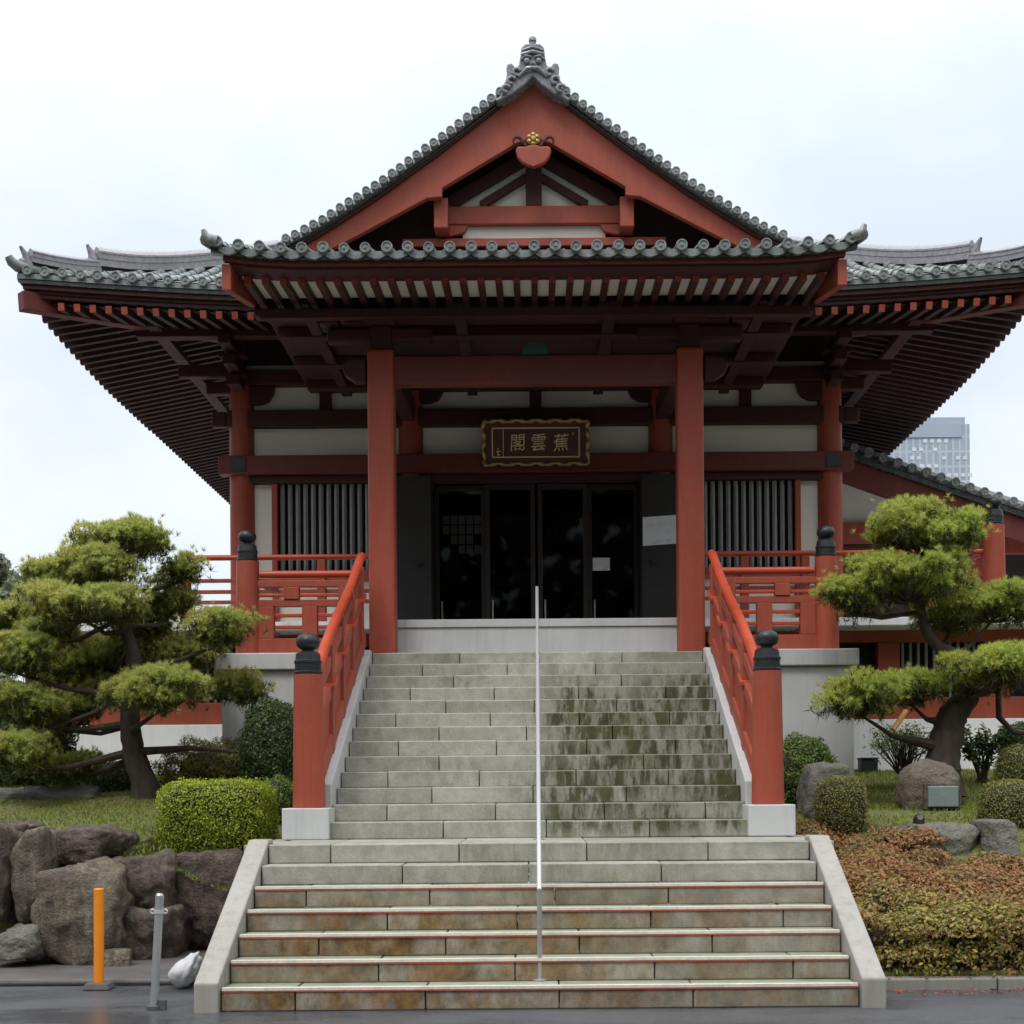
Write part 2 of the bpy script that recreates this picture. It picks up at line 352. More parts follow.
class MB:
    def __init__(s): s.v = []; s.f = []; s.mi = []; s.m = 0
    def add(s, vs, fs):
        o = len(s.v); s.v.extend([tuple(p) for p in vs])
        for f in fs: s.f.append(tuple(i + o for i in f)); s.mi.append(s.m)
        return s
    def box(s, x0, x1, y0, y1, z0, z1):
        if x0 > x1: x0, x1 = x1, x0
        return s.add([(x0, y0, z0), (x1, y0, z0), (x1, y1, z0), (x0, y1, z0), (x0, y0, z1), (x1, y0, z1), (x1, y1, z1), (x0, y1, z1)],
                     [(0, 3, 2, 1), (4, 5, 6, 7), (0, 1, 5, 4), (1, 2, 6, 5), (2, 3, 7, 6), (3, 0, 4, 7)])
    def hexa(s, p):   # 8 points: bottom ring, top ring
        return s.add(p, [(0, 3, 2, 1), (4, 5, 6, 7), (0, 1, 5, 4), (1, 2, 6, 5), (2, 3, 7, 6), (3, 0, 4, 7)])
    def bar(s, a, b, w, h, up=(0, 0, 1)):
        a = Vector(a); b = Vector(b); d = (b - a).normalized(); u = Vector(up)
        r = d.cross(u)
        if r.length < 1e-4: r = d.cross(Vector((0, 1, 0)))
        r.normalize(); u = r.cross(d).normalized()
        r *= w / 2; u *= h / 2
        return s.add([a - r - u, a + r - u, a + r + u, a - r + u, b - r - u, b + r - u, b + r + u, b - r + u],
                     [(0, 1, 2, 3), (7, 6, 5, 4), (0, 4, 5, 1), (1, 5, 6, 2), (2, 6, 7, 3), (3, 7, 4, 0)])
    def tube(s, pts, rad, n=10, caps=True):
        pts = [Vector(p) for p in pts]
        if not isinstance(rad, (list, tuple)): rad = [rad] * len(pts)
        base = len(s.v); ref = None
        for i, p in enumerate(pts):
            d = (pts[min(i + 1, len(pts) - 1)] - pts[max(i - 1, 0)]).normalized()
            if ref is None:
                ref = Vector((1, 0, 0)) if abs(d.x) < .9 else Vector((0, 1, 0))
            a = (ref - d * ref.dot(d)).normalized(); ref = a; b = d.cross(a)
            for k in range(n):
                t = 2 * PI * k / n
                s.v.append(tuple(p + (a * math.cos(t) + b * math.sin(t)) * rad[i]))
        for i in range(len(pts) - 1):
            for k in range(n):
                q = base + i * n
                s.f.append((q + k, q + (k + 1) % n, q + n + (k + 1) % n, q + n + k)); s.mi.append(s.m)
        if caps:
            s.f.append(tuple(base + k for k in reversed(range(n)))); s.mi.append(s.m)
            s.f.append(tuple(base + (len(pts) - 1) * n + k for k in range(n))); s.mi.append(s.m)
        return s
    def lathe(s, c, prof, n=20, axis='z'):
        c = Vector(c); base = len(s.v)
        for r, h in prof:
            for k in range(n):
                t = 2 * PI * k / n
                if axis == 'z': p = (r * math.cos(t), r * math.sin(t), h)
                elif axis == 'y': p = (r * math.cos(t), h, r * math.sin(t))
                else: p = (h, r * math.cos(t), r * math.sin(t))
                s.v.append(tuple(c + Vector(p)))
        for i in range(len(prof) - 1):
            for k in range(n):
                q = base + i * n
                f = (q + k, q + (k + 1) % n, q + n + (k + 1) % n, q + n + k)
                s.f.append(f); s.mi.append(s.m)
        s.f.append(tuple(base + k for k in reversed(range(n)))); s.mi.append(s.m)
        s.f.append(tuple(base + (len(prof) - 1) * n + k for k in range(n))); s.mi.append(s.m)
        return s
    def prism(s, poly, y0, y1):   # polygon in XZ, pushed along y
        n = len(poly)
        vs = [(x, y0, z) for x, z in poly] + [(x, y1, z) for x, z in poly]
        fs = [tuple(range(n)), tuple(reversed(range(n, 2 * n)))]
        fs += [(i, i + n, (i + 1) % n + n, (i + 1) % n) for i in range(n)]
        return s.add(vs, fs)
    def prism_x(s, poly, x0, x1):  # polygon in YZ, pushed along x
        n = len(poly)
        vs = [(x0, y, z) for y, z in poly] + [(x1, y, z) for y, z in poly]
        fs = [tuple(range(n)), tuple(reversed(range(n, 2 * n)))]
        fs += [(i, i + n, (i + 1) % n + n, (i + 1) % n) for i in range(n)]
        return s.add(vs, fs)
    def build(s, name, mats, parent=None, bevel=0.0, smooth=False, org=None, seg=2):
        if org is None:
            org = origin_of(parent) if parent is not None else Vector((0, 0, 0))
        org = Vector(org)
        me = bpy.data.meshes.new(name)
        me.from_pydata([(p[0] - org.x, p[1] - org.y, p[2] - org.z) for p in s.v], [], s.f)
        if not isinstance(mats, (list, tuple)): mats = [mats]
        for m in mats: me.materials.append(m)
        me.polygons.foreach_set('material_index', s.mi)
        bm = bmesh.new(); bm.from_mesh(me); bmesh.ops.recalc_face_normals(bm, faces=bm.faces); bm.to_mesh(me); bm.free()
        o = link_mesh(name, me, parent, org)
        if smooth:
            me.polygons.foreach_set('use_smooth', [True] * len(me.polygons))
            me.set_sharp_from_angle(angle=R(40))
        if bevel:
            b = o.modifiers.new('bevel', 'BEVEL'); b.width = bevel; b.segments = seg; b.limit_method = 'ANGLE'; b.angle_limit = R(40)
        return o

def np_mesh(name, verts, faces, mats, parent=None, org=(0, 0, 0), mi=None):
    """verts (N,3); faces (M,k) array"""
    org = Vector(org)
    me = bpy.data.meshes.new(name)
    verts = np.asarray(verts, np.float32) - np.array(org, np.float32)
    k = faces.shape[1]; m = len(faces)
    me.vertices.add(len(verts)); me.vertices.foreach_set('co', verts.ravel())
    me.loops.add(m * k); me.loops.foreach_set('vertex_index', faces.ravel().astype(np.int32))
    me.polygons.add(m)
    me.polygons.foreach_set('loop_start', np.arange(0, m * k, k, dtype=np.int32))
    for x in (mats if isinstance(mats, (list, tuple)) else [mats]): me.materials.append(x)
    if mi is not None: me.polygons.foreach_set('material_index', mi.astype(np.int32))
    me.update(calc_edges=True); me.validate()
    return link_mesh(name, me, parent, org)

def unit(a): return a / np.maximum(np.linalg.norm(a, axis=1, keepdims=True), 1e-6)

def leaf_quads(c, n, size, aspect, rng, droop=0.0):
    """rhombus leaves at c, facing about n"""
    N = len(c)
    n = unit(n + rng.normal(0, .55, (N, 3)))
    t = unit(np.cross(n, rng.normal(0, 1, (N, 3))))
    b = np.cross(n, t)
    s = (size * rng.uniform(.65, 1.3, N))[:, None]
    v = np.stack([c - t * s * .5, c + b * s * .5 * aspect + n * s * .08, c + t * s * .5, c - b * s * .5 * aspect + n * s * .08], 1).reshape(-1, 3)
    f = np.arange(N * 4).reshape(N, 4)
    return v, f

# ------------------------------------------------------------------ world, light, camera
SUN_EL, SUN_AZ = R(58), R(205)     # azimuth clockwise from +y: behind the camera, a little left
w = bpy.data.worlds.new('World'); SC.world = w; w.use_nodes = True
nt = w.node_tree; bg = nt.nodes['Background']
sky = nt.nodes.new('ShaderNodeTexSky'); sky.sky_type = 'NISHITA'; sky.sun_disc = False
sky.sun_elevation = SUN_EL; sky.sun_rotation = SUN_AZ
tc = nt.nodes.new('ShaderNodeTexCoord')
mp = nt.nodes.new('ShaderNodeMapping'); mp.inputs['Scale'].default_value = (1, 1, 1.6); mp.inputs['Location'].default_value = (3.1, .7, .4)
lk(nt, tc.outputs['Generated'], mp.inputs['Vector'])
cl = noise(nt, mp.outputs['Vector'], 2.6, 5, .5)
sz = nt.nodes.new('ShaderNodeSeparateXYZ'); lk(nt, tc.outputs['Generated'], sz.inputs[0])
dome = ramp(nt, sz.outputs[2], [(0.0, (4.7, 5.0, 5.25)), (0.28, (5.0, 5.2, 5.35)), (0.45, (6.2, 6.35, 6.4)), (1.0, (13.5, 13.5, 13.4))])
cloud = mixc(nt, 1.0, dome, ramp(nt, cl, [(0.34, (.77, .83, .90)), (0.5, (.93, .96, .99)), (0.64, (1.08, 1.07, 1.05))]), 'MULTIPLY')
lk(nt, mixc(nt, 0.93, sky.outputs[0], cloud), bg.inputs['Color'])
bg.inputs['Strength'].default_value = 0.1

sun = bpy.data.lights.new('sun', 'SUN'); sun.energy = 0.8; sun.angle = R(18); sun.color = (1, .96, .9)
so = bpy.data.objects.new('sun', sun); COL.objects.link(so)
sd = Vector((math.sin(SUN_AZ) * math.cos(SUN_EL), math.cos(SUN_AZ) * math.cos(SUN_EL), math.sin(SUN_EL)))
so.rotation_euler = sd.to_track_quat('Z', 'Y').to_euler(); so.location = (-20, -30, 40)

cam = bpy.data.cameras.new('camera'); co = bpy.data.objects.new('camera', cam); COL.objects.link(co)
cam.sensor_width = 36; cam.lens = F / 1024 * 36; cam.clip_end = 3000; cam.clip_start = .1
cam.shift_x = -(CX - 512) / 1024; cam.shift_y = (H - 512) / 1024
co.matrix_world = Matrix.Translation((0, CAMY, ZC)) @ Matrix.Rotation(R(90), 4, 'X') @ Matrix.Rotation(-ROLL, 4, 'Z')
SC.camera = co
SC.view_settings.view_transform = 'Standard'; SC.view_settings.look = 'None'
SC.view_settings.exposure = 0.95; SC.view_settings.gamma = 1.0

# ------------------------------------------------------------------ ground
mb = MB(); mb.add([(-400, -60, 0), (400, -60, 0), (400, 600, 0), (-400, 600, 0)], [(0, 1, 2, 3)])
tag(mb.build('ground', M['asphalt']), kind='structure')

def smooth(a, b, x):
    t = min(1, max(0, (x - a) / (b - a))); return t * t * (3 - 2 * t)
def h_left(x, y):
    y0 = 2.9 if x < -3.4 else 2.9 + (x + 3.4) * .9
    z = .80 + .35 * smooth(0, 1.0, y - y0) + .36 * smooth(.8, 3.2, y - y0) + .25 * smooth(3, 6, y - y0)
    z -= .22 * smooth(-3.6, -2.6, x) * (1 - smooth(4.5, 7, y))
    return z + .05 * mnoise.noise((x * .8, y * .8, 1.3))
def h_right(x, y):
    z = .10 + .32 * smooth(1.2, 2.8, y) + .38 * smooth(2.6, 3.6, y) + .36 * smooth(3.4, 4.1, y) + .12 * smooth(4, 5, y) + .46 * smooth(5, 9.6, y)
    return z + .03 * mnoise.noise((x * .8, y * .8, 7.7))
def terrain(name, x0, x1, y0, y1, fn, nx, ny, front=lambda x: 0.0):
    mb = MB()
    vs = []
    for j in range(ny + 1):
        for i in range(nx + 1):
            x = x0 + (x1 - x0) * i / nx; ys_ = y0 + front(x); y = ys_ + (y1 - ys_) * j / ny
            vs.append((x, y, fn(x, y)))
    fs = [(j * (nx + 1) + i, j * (nx + 1) + i + 1, (j + 1) * (nx + 1) + i + 1, (j + 1) * (nx + 1) + i) for j in range(ny) for i in range(nx)]
    b0 = len(vs)    # skirt down to the street along the front
    for i in range(nx + 1): vs.append((vs[i][0], vs[i][1], -.2))
    fs += [(i, b0 + i, b0 + i + 1, i + 1) for i in range(nx)]
    mb.add(vs, fs)
    o = mb.build(name, M['soil'], smooth=True)
    return tag(o, kind='structure')
terrain('garden_slope', -16, -2.30, 3.15, 12, h_left, 70, 50, lambda x: .95 * smooth(-4.1, -3.2, x))
terrain('garden_slope', 2.40, 16, 0.952, 12, h_right, 70, 60)

# pavement strip at the rock foot
mb = MB(); mb.prism([(-9, 0), (-2.40, 0), (-2.40, .05), (-9, .05)], 1.4, 3.6)
tag(mb.build('pavement', M['gutter'], bevel=.02), kind='structure')
# kerb in front of the azalea bed
mb = MB()
for i in range(8):
    x = 2.42 + i * 1.0
    mb.box(x, x + .99, .80, .95, -.05, .085)
tag(mb.build('kerb', M['kerb'], bevel=.012), kind='structure')

# ------------------------------------------------------------------ stone staircase
RI, TR = .155, .30
def step_y(k): return (k - 1) * TR if k <= 7 else 2.98 + (k - 8) * TR
st = empty('stone_staircase', (0, 0, 0), 'wide weathered grey stone staircase rising from the street to the temple entrance', 'staircase')
rg = random.Random(3)
for k in range(1, 21):
    y = step_y(k); hw = 2.205 if k <= 7 else 1.893
    yb = (2.985 if k == 7 else y + TR + .03) if k < 20 else 7.6
    z = k * RI
    mb = MB()
    L = rg.uniform(.88, 1.02); x = -hw + (L * .55 if k % 2 else L * 1.0) + rg.uniform(-.12, .12)
    cuts = [-hw]
    while x < hw - .3: cuts.append(x); x += L + rg.uniform(-.05, .05)
    cuts.append(hw)
    for a, b in zip(cuts[:-1], cuts[1:]):
        dy = rg.uniform(-.004, .004); dz = rg.uniform(-.003, .003)
        mb.box(a + .004, b - .004, y + dy, yb, z - RI + .002, z + dz)
    so_ = mb.build('step', M['step'], st, bevel=.009)
    if k <= 5:
        nb = MB()
        nb.box(-hw + .01, hw - .01, y - .010, y + .035, z - .011, z + .009)
        nb.m = 1; nb.box(-hw + .01, hw - .01, y - .0085, y - .005, z - .022, z - .0115)
        nb.build('nosing', [M['nosing'], M['redfringe']], so_)
for s in (-1, 1):   # landing cheeks beside the pedestals
    mb = MB(); mb.box(s * 2.385, s * 2.46, 2.06, 3.6, .2, 1.075); mb.box(s * 2.208, s * 2.383, 2.06, 3.6, .2, 1.078)
    mb.build('landing_slab', M['granite2'], st, bevel=.01)
for s in (-1, 1):
    mb = MB()   # lower curb: slopes with the steps
    pts = [(-.06, -.05), (2.05, -.05), (2.05, 1.125), (1.86, 1.125), (-.06, .205)]
    mb.prism_x(pts, s * 2.21, s * 2.38)
    mb.build('curb', M['granite2'], st, bevel=.015)
    mb = MB()
    pts = [(3.28, .5), (6.62, .5), (6.62, 3.13), (6.5, 3.13), (3.28, 1.585)]
    mb.prism_x(pts, s * 1.897, s * 2.13)
    mb.build('upper_curb', M['granite'], st, bevel=.012)
    mb = MB(); mb.box(s * 1.87, s * 2.29, 2.90, 3.29, 1.087, 1.37)
    mb.build('pedestal', M['granite'], st, bevel=.01)

# ------------------------------------------------------------------ podium
pod = empty('stone_podium', (0, 8, 0), 'pale granite podium with capping slab flanking the top of the stairs', 'podium')
for s in (-1, 1):
    mb = MB(); mb.box(s * 2.14, s * 3.60, 6.50, 9.2, .6, 2.905); mb.build('block', M['granite'], pod, bevel=.006)
    mb = MB(); mb.box(s * 2.14, s * 3.655, 6.44, 9.2, 2.91, 3.10); mb.build('cap_slab', M['granite'], pod, bevel=.012)
mb = MB(); mb.box(-1.70, 1.70, 7.40, 10.6, 3.0, 3.475); mb.build('platform', M['granite'], pod, bevel=.006)
mb = MB(); mb.box(-1.715, 1.715, 7.375, 10.6, 3.48, 3.575); mb.build('platform_slab', M['granite'], pod, bevel=.008)

# ------------------------------------------------------------------ railings
GIB = [(.118, 0), (.122, .006), (.122, .022), (.115, .028), (.114, .095), (.121, .10), (.121, .118), (.112, .124), (.104, .182),
       (.085, .196), (.052, .204), (.052, .218), (.078, .228), (.097, .25), (.104, .28), (.100, .31), (.082, .338), (.05, .354), (.02, .362), (0.004, .366)]
def giboshi(c, parent, s=1.0):
    mb = MB(); mb.lathe(c, [(r * s, h * s) for r, h in GIB], 24)
    return mb.build('finial', M['black'], parent, smooth=True)
def round_post(x, y, z0, z1, r, parent, name='newel_post'):
    mb = MB(); mb.lathe((x, y, 0), [(r * 1.02, z0), (r, z0 + .2), (r * .90, z1)], 28)
    return mb.build(name, M['red'], parent, smooth=True)

def curb_z(y): return 1.57 + (y - 3.25) * (3.12 - 1.57) / 3.3
for s, side in ((-1, 'left'), (1, 'right')):
    e = empty('stair_railing', (s * 2.03, 4.9, 1.1), f'red wooden railing with black capped newel post sloping up the {side} edge of the stairs', 'railing', 'red stair railings')
    p = round_post(s * 2.075, 3.10, 1.372, 2.575, .145, e)
    giboshi((s * 2.075, 3.10, 2.575), p, 1.04)
    X = s * 2.02; ya, yb = 3.22, 6.62
    mb = MB()
    pts = []
    for t in np.linspace(0, 1, 12):
        y = ya + (yb - ya) * t; pts.append((X, y, curb_z(y) + 1.05 + .035 * math.sin(t * PI * 2)))
    pts.append((X, yb + .12, pts[-1][2] + .03))
    mb.tube(pts, .05, 14); mb.build('handrail', M['rail'], e, smooth=True)
    for off, h, w_ in ((.90, .10, .09), (.62, .12, .09), (.12, .16, .11)):
        mb = MB(); mb.bar((X, ya + .02, curb_z(ya) + off), (X, yb, curb_z(yb) + off), w_, h)
        mb.build('rail', M['red'], e, bevel=.008)
    mb = MB(); mb.bar((X, ya + .05, curb_z(ya) + .38), (X, yb - .02, curb_z(yb) + .38), .045, .42); mb.build('panel', M['red'], e)
    for y in (3.95, 4.75, 5.55, 6.35):
        mb = MB(); mb.box(X - .06, X + .06, y - .07, y + .07, curb_z(y) - .02, curb_z(y) + 1.03)
        mb.build('baluster', M['red'], e, bevel=.008)
        mb = MB(); mb.hexa([(X - .085, y - .10, curb_z(y) + .60), (X + .085, y - .10, curb_z(y) + .60), (X + .085, y + .10, curb_z(y) + .70), (X - .085, y + .10, curb_z(y) + .70),
                            (X - .085, y - .10, curb_z(y) + .64), (X + .085, y - .10, curb_z(y) + .64), (X + .085, y + .10, curb_z(y) + .74), (X - .085, y + .10, curb_z(y) + .74)])
        mb.build('bracket_block', M['rail'], e, bevel=.006)

for s, side in ((-1, 'left'), (1, 'right')):
    e = empty('porch_railing', (s * 2.7, 6.75, 3.1), f'short red railing with black capped post on the {side} podium slab', 'railing', 'red porch railings')
    p = round_post(s * 3.34, 6.72, 3.102, 4.18, .14, e)
    giboshi((s * 3.34, 6.72, 4.18), p)
    mb = MB(); mb.tube([(s * 3.2, 6.72, 4.03), (s * 2.06, 6.72, 4.03)], .042, 12); mb.build('handrail', M['rail'], e, smooth=True)
    for z0, z1, n in ((3.88, 3.955, .04), (3.77, 3.805, .025), (3.655, 3.735, .04), (3.535, 3.575, .025), (3.40, 3.44, .025), (3.105, 3.285, .055)):
        mb = MB(); mb.box(s * 3.22, s * 2.07, 6.72 - n, 6.72 + n, z0, z1)
        mb.build('sill' if z0 < 3.2 else 'rail', M['rail'] if n < .03 else M['red'], e, bevel=.006)
    for xc, z0, z1 in ((2.83, 3.737, 3.878), (2.62, 3.287, 3.653), (2.20, 3.737, 3.878), (3.12, 3.287, 3.653)):
        mb = MB(); mb.box(s * xc - .088, s * xc + .088, 6.665, 6.775, z0, z1); mb.build('baluster', M['red'], e, bevel=.006)
    # side return running back to the building
    for z, r in ((4.03, .04), (3.70, .035), (3.48, .03)):
        mb = MB(); mb.tube([(s * 3.36, 6.84, z), (s * 3.42, 9.1, z + .12)], r, 10); mb.build('side_rail', M['red'], e, smooth=True)

for s, side in ((-1, 'left'), (1, 'right')):
    xe = 4.72 if s < 0 else 6.05
    lab = 'slim red veranda railing with open bars in front of the left lattice window' if s < 0 else 'slim red veranda railing running behind the right pine towards the annex'
    e = empty('veranda_railing', (s * 3.4, 9.5, 3.77), lab, 'railing', 'red veranda railings')
    mb = MB(); mb.tube([(s * 1.95, 9.5, 4.68), (s * (xe + .1), 9.5, 4.68)], .038, 10); mb.build('handrail', M['rail'], e, smooth=True)
    for z in (4.37, 4.22, 4.08):
        mb = MB(); mb.box(s * 1.95, s * xe, 9.475, 9.525, z - .025, z + .025); mb.build('rail', M['red'], e, bevel=.005)
    x = 1.98
    while x < xe + .01:
        mb = MB(); mb.box(s * x - .055, s * x + .055, 9.43, 9.57, 3.795, 4.64); mb.build('post', M['red'], e, bevel=.008)
        x += (xe - 1.98) / (3 if s < 0 else 5)
    for z in ((4.68, 4.37, 4.22, 4.08) if s > 0 else ()):
        mb = MB(); mb.tube([(s * xe, 9.55, z), (s * xe, 15, z)], .028, 8); mb.build('side_rail', M['red'], e, smooth=True)
    if s > 0:
        p = round_post(6.13, 9.40, 3.795, 5.02, .15, e); giboshi((6.13, 9.40, 5.02), p, 1.05)
    else:
        mb = MB(); mb.lathe((-4.72, 9.5, 4.64), [(.075, 0), (.09, .03), (.09, .06), (.06, .09), (.005, .10)], 14); mb.build('post_cap', M['red'], e, smooth=True)

# central steel handrail
e = empty('steel_handrail', (0, 3.5, 0), 'thin stainless steel handrail running up the middle of the stone steps', 'handrail')
line = [(0, 6.75, 3.86), (0, 6.62, 3.84), (0, 2.95, 1.93), (0, 2.0, 1.68), (0, .42, .87), (0, .30, .80)]
mb = MB(); mb.tube(line, .018, 12); mb.build('rail', M['steel'], e, smooth=True)
for y, zt, zb in ((6.74, 3.86, 3.10), (4.87, 2.90, 2.17), (2.45, 1.78, 1.085), (.31, .80, .155)):
    mb = MB(); mb.tube([(0, y, zb), (0, y, zt)], .017, 12); mb.lathe((0, y, zb), [(.05, .001), (.05, .012), (.024, .018)], 14)
    mb.build('post', M['galv'], e, smooth=True)

# ------------------------------------------------------------------ temple hall
TH = empty('temple_hall', (0, 11, 1.5), 'large red and white temple hall with a tiled hip and gable roof and projecting porch', 'temple')
HX, HY = 4.26, 11.0
def tb(name, mat, x0, x1, y0, y1, z0, z1, bevel=.012, parent=None):
    mb = MB(); mb.box(x0, x1, y0, y1, z0, z1); return mb.build(name, M[mat], parent or TH, bevel=bevel)
# hall columns
for x in (-HX, -1.81, 1.81, HX):
    mb = MB(); mb.lathe((x, HY, 0), [(.178, 3.6), (.178, 7.0), (.165, 7.62)], 28); mb.build('hall_column', M['red'], TH, smooth=True)
for s in (-1, 1):
    for y in (13.5, 16, 18.5, 21):
        mb = MB(); mb.lathe((s * HX, y, 0), [(.178, 3.6), (.165, 7.62)], 16); mb.build('hall_column', M['red'], TH, smooth=True)
# front wall bands
tb('tie_beam', 'shadered', -4.56, 4.56, 10.77, 10.98, 6.09, 6.355)
for s in (-1, 1):     # metal covers where the beam crosses the outer columns
    tb('beam_fitting', 'black', s * HX - .10, s * HX + .10, 10.755, 10.768, 6.13, 6.315, .004)
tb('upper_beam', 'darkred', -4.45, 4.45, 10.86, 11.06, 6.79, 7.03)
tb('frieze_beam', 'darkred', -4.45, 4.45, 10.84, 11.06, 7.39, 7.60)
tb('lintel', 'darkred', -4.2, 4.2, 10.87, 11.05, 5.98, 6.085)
for a, b in ((-HX, -1.81), (-1.81, 1.81), (1.81, HX)):
    tb('plaster_panel', 'white', a + .15, b - .15, 11.00, 11.12, 6.36, 6.785, 0)
    tb('plaster_panel', 'white', a + .15, b - .15, 11.00, 11.12, 7.035, 7.385, 0)
    c = (a + b) / 2
    mb = MB(); mb.prism([(c - .085, 7.032), (c + .085, 7.032), (c + .085, 7.28), (c + .14, 7.388), (c - .14, 7.388), (c - .085, 7.28)], 10.90, 10.998)
    mb.build('strut', M['darkred'], TH, bevel=.01)
    for s_, xx in ((1, a), (-1, b)):
        x0 = xx + s_ * .14
        mb = MB(); mb.prism([(x0, 7.12), (x0 + s_ * .16, 7.12), (x0 + s_ * .27, 7.17), (x0 + s_ * .33, 7.26), (x0 + s_ * .36, 7.388), (x0, 7.388)], 10.87, 10.99)
        mb.build('bracket_arm', M['darkred'], TH, bevel=.01)
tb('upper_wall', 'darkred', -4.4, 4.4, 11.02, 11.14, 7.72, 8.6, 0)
tb('plaster_strip', 'white', -4.2, 4.2, 11.04, 11.14, 7.602, 7.718, 0)
# side bays with lattice windows
for s in (-1, 1):
    tb('plaster_panel', 'white', s * 4.1, s * 3.82, 11.0, 11.12, 3.76, 5.975, 0)
    tb('window_jamb', 'red', s * 3.82, s * 3.74, 10.90, 11.06, 3.76, 5.975, .006)
    wn = tb('window', 'dark', s * 3.74, s * 1.98, 11.20, 11.25, 4.72, 5.975, 0)
    for i in range(15):
        x = s * (3.68 - i * .112)
        if abs(x) < 2.0: break
        mb = MB(); mb.hexa([(x - .033, 11.0, 4.72), (x, 10.967, 4.72), (x + .033, 11.0, 4.72), (x, 11.033, 4.72),
                            (x - .033, 11.0, 5.975), (x, 10.967, 5.975), (x + .033, 11.0, 5.975), (x, 11.033, 5.975)])
        mb.build('lattice_bar', M['lattice'], wn)
    tb('window_sill', 'red', s * 3.74, s * 1.98, 10.88, 11.10, 4.60, 4.715, .008)
    tb('plaster_panel', 'white', s * 3.74, s * 1.98, 11.0, 11.12, 3.76, 4.595, 0)
    for y0 in (11.15, 13.6, 16.1, 18.6):
        tb('side_wall', 'white', s * 4.2, s * 4.3, y0, y0 + 2.25, 3.76, 8.4, 0)
# doorway
for s in (-1, 1):
    d = tb('open_door', 'door', s * 1.50, s * 2.03, 10.66, 10.72, 3.60, 6.02, .008)
    mb = MB(); mb.lathe((s * 1.68, 10.655, 4.78), [(.05, -.03), (.05, -.01), (.03, .005)], 14, 'y'); mb.build('door_knob', M['black'], d, smooth=True)
    tb('door_jamb', 'doorframe', s * 1.49, s * 1.66, 10.95, 11.15, 3.60, 5.975, .006)
tb('door_head', 'door', -1.48, 1.48, 10.92, 10.99, 5.965, 6.0, .004)
for i in range(4):
    x0 = -1.48 + i * .74; x1 = x0 + .74; y = 11.02 if i in (1, 2) else 11.09
    if i == 1: x1 -= .02
    if i == 2: x0 += .02
    mb = MB()
    for a, b, c, d_ in ((x0, x0 + .065, 3.6, 5.96), (x1 - .065, x1, 3.6, 5.96), (x0 + .066, x1 - .066, 3.6, 3.86), (x0 + .066, x1 - .066, 5.88, 5.96)):
        mb.box(a, b, y - .02, y + .02, c, d_)
    dr = mb.build('sliding_door', M['doorframe'], TH, bevel=.004)
    mb = MB(); mb.box(x0 + .06, x1 - .06, y - .003, y + .003, 3.85, 5.89); mb.build('glass_pane', M['glass'], dr)
    mb = MB(); mb.box(x0 + .09, x0 + .11, y - .045, y - .021, 3.95, 4.28); mb.build('pull_handle', M['galv'], dr, bevel=.004)
# pale grid right behind the left pane, painting in a lattice reflection
mb = MB()
for i in range(5):
    for j in range(4):
        if (i, j) in ((0, 0), (0, 1), (1, 0), (4, 1)): continue
        mb.box(-1.37 + i * .115, -1.37 + i * .115 + .098, 11.16, 11.165, 4.98 + j * .145, 4.98 + j * .145 + .125)
mb.build('lattice_reflection', M['white'], TH)
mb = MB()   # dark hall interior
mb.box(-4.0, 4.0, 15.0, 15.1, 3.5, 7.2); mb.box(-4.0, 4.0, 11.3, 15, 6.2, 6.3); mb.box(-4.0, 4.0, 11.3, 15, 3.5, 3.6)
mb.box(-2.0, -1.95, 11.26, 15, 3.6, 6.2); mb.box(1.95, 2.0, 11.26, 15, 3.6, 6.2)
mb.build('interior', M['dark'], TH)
# lower storey under the veranda
tb('veranda_slab', 'whitewall', -7.0, 9.2, 9.3, 23, 3.68, 3.79, .01)
tb('lower_beam', 'red', -6.9, 9.1, 9.93, 10.08, 3.52, 3.675, .01)
tb('lower_sill', 'red', -6.9, 9.1, 9.90, 10.06, 2.46, 2.755, .01)
tb('base_wall', 'whitewall', -6.95, 9.15, 9.86, 10.1, .5, 2.455, .01)
tb('lower_glazing', 'dark', -6.9, 9.1, 10.16, 10.2, 2.70, 3.7, 0)
for x in (-6.75, -4.80, -3.3, 3.3, 4.84, 6.35, 8.0):
    tb('lower_post', 'red', x - .15, x + .15, 9.94, 10.12, 2.757, 3.518, .01)
for x0, x1 in ((-6.5, -4.98), (-4.6, -3.5), (5.05, 6.15)):
    mb = MB(); x = x0
    while x < x1: mb.box(x, x + .035, 10.09, 10.13, 2.757, 3.53); x += .11
    mb.build('window_bars', M['lattice'], TH)

# --- main roof
ZE, XE, YF, YB, YG = 8.05, 6.67, 8.68, 23.0, 11.38
def g(s): return .40 * s + .030 * s * s
def lift(x, y):
    a = min(1, max(0, (abs(x) - 3.0) / 3.58)); b = min(1, max(0, (12.26 - y) / 3.58))
    return .20 * (a * b) ** 1.5
def zf(x, y): return ZE + g(max(0, y - YF)) + lift(x, y)
def zs(x, y): return ZE + g(max(0, XE - abs(x))) + lift(x, y)
roof = MB()
ny, nx = 8, 52
def grid(mb, fn, nu, nv):
    vs = [fn(i / nu, j / nv) for j in range(nv + 1) for i in range(nu + 1)]
    mb.add(vs, [(j * (nu + 1) + i, j * (nu + 1) + i + 1, (j + 1) * (nu + 1) + i + 1, (j + 1) * (nu + 1) + i) for j in range(nv) for i in range(nu)])
def front_pt(u, v):
    y = YF + v * 3.3; hw = XE - (y - YF); x = -hw + 2 * hw * u; return (x, y, zf(x, y))
grid(roof, front_pt, 60, 12)
for s in (-1, 1):
    def side_pt(u, v):
        sx = XE * v
        y0 = YF + min(sx, YG - YF); y = y0 + (YB - y0) * u ** 1.5
        return (s * (XE - sx), y, zs(XE - sx, y))
    grid(roof, side_pt, 40, 24)
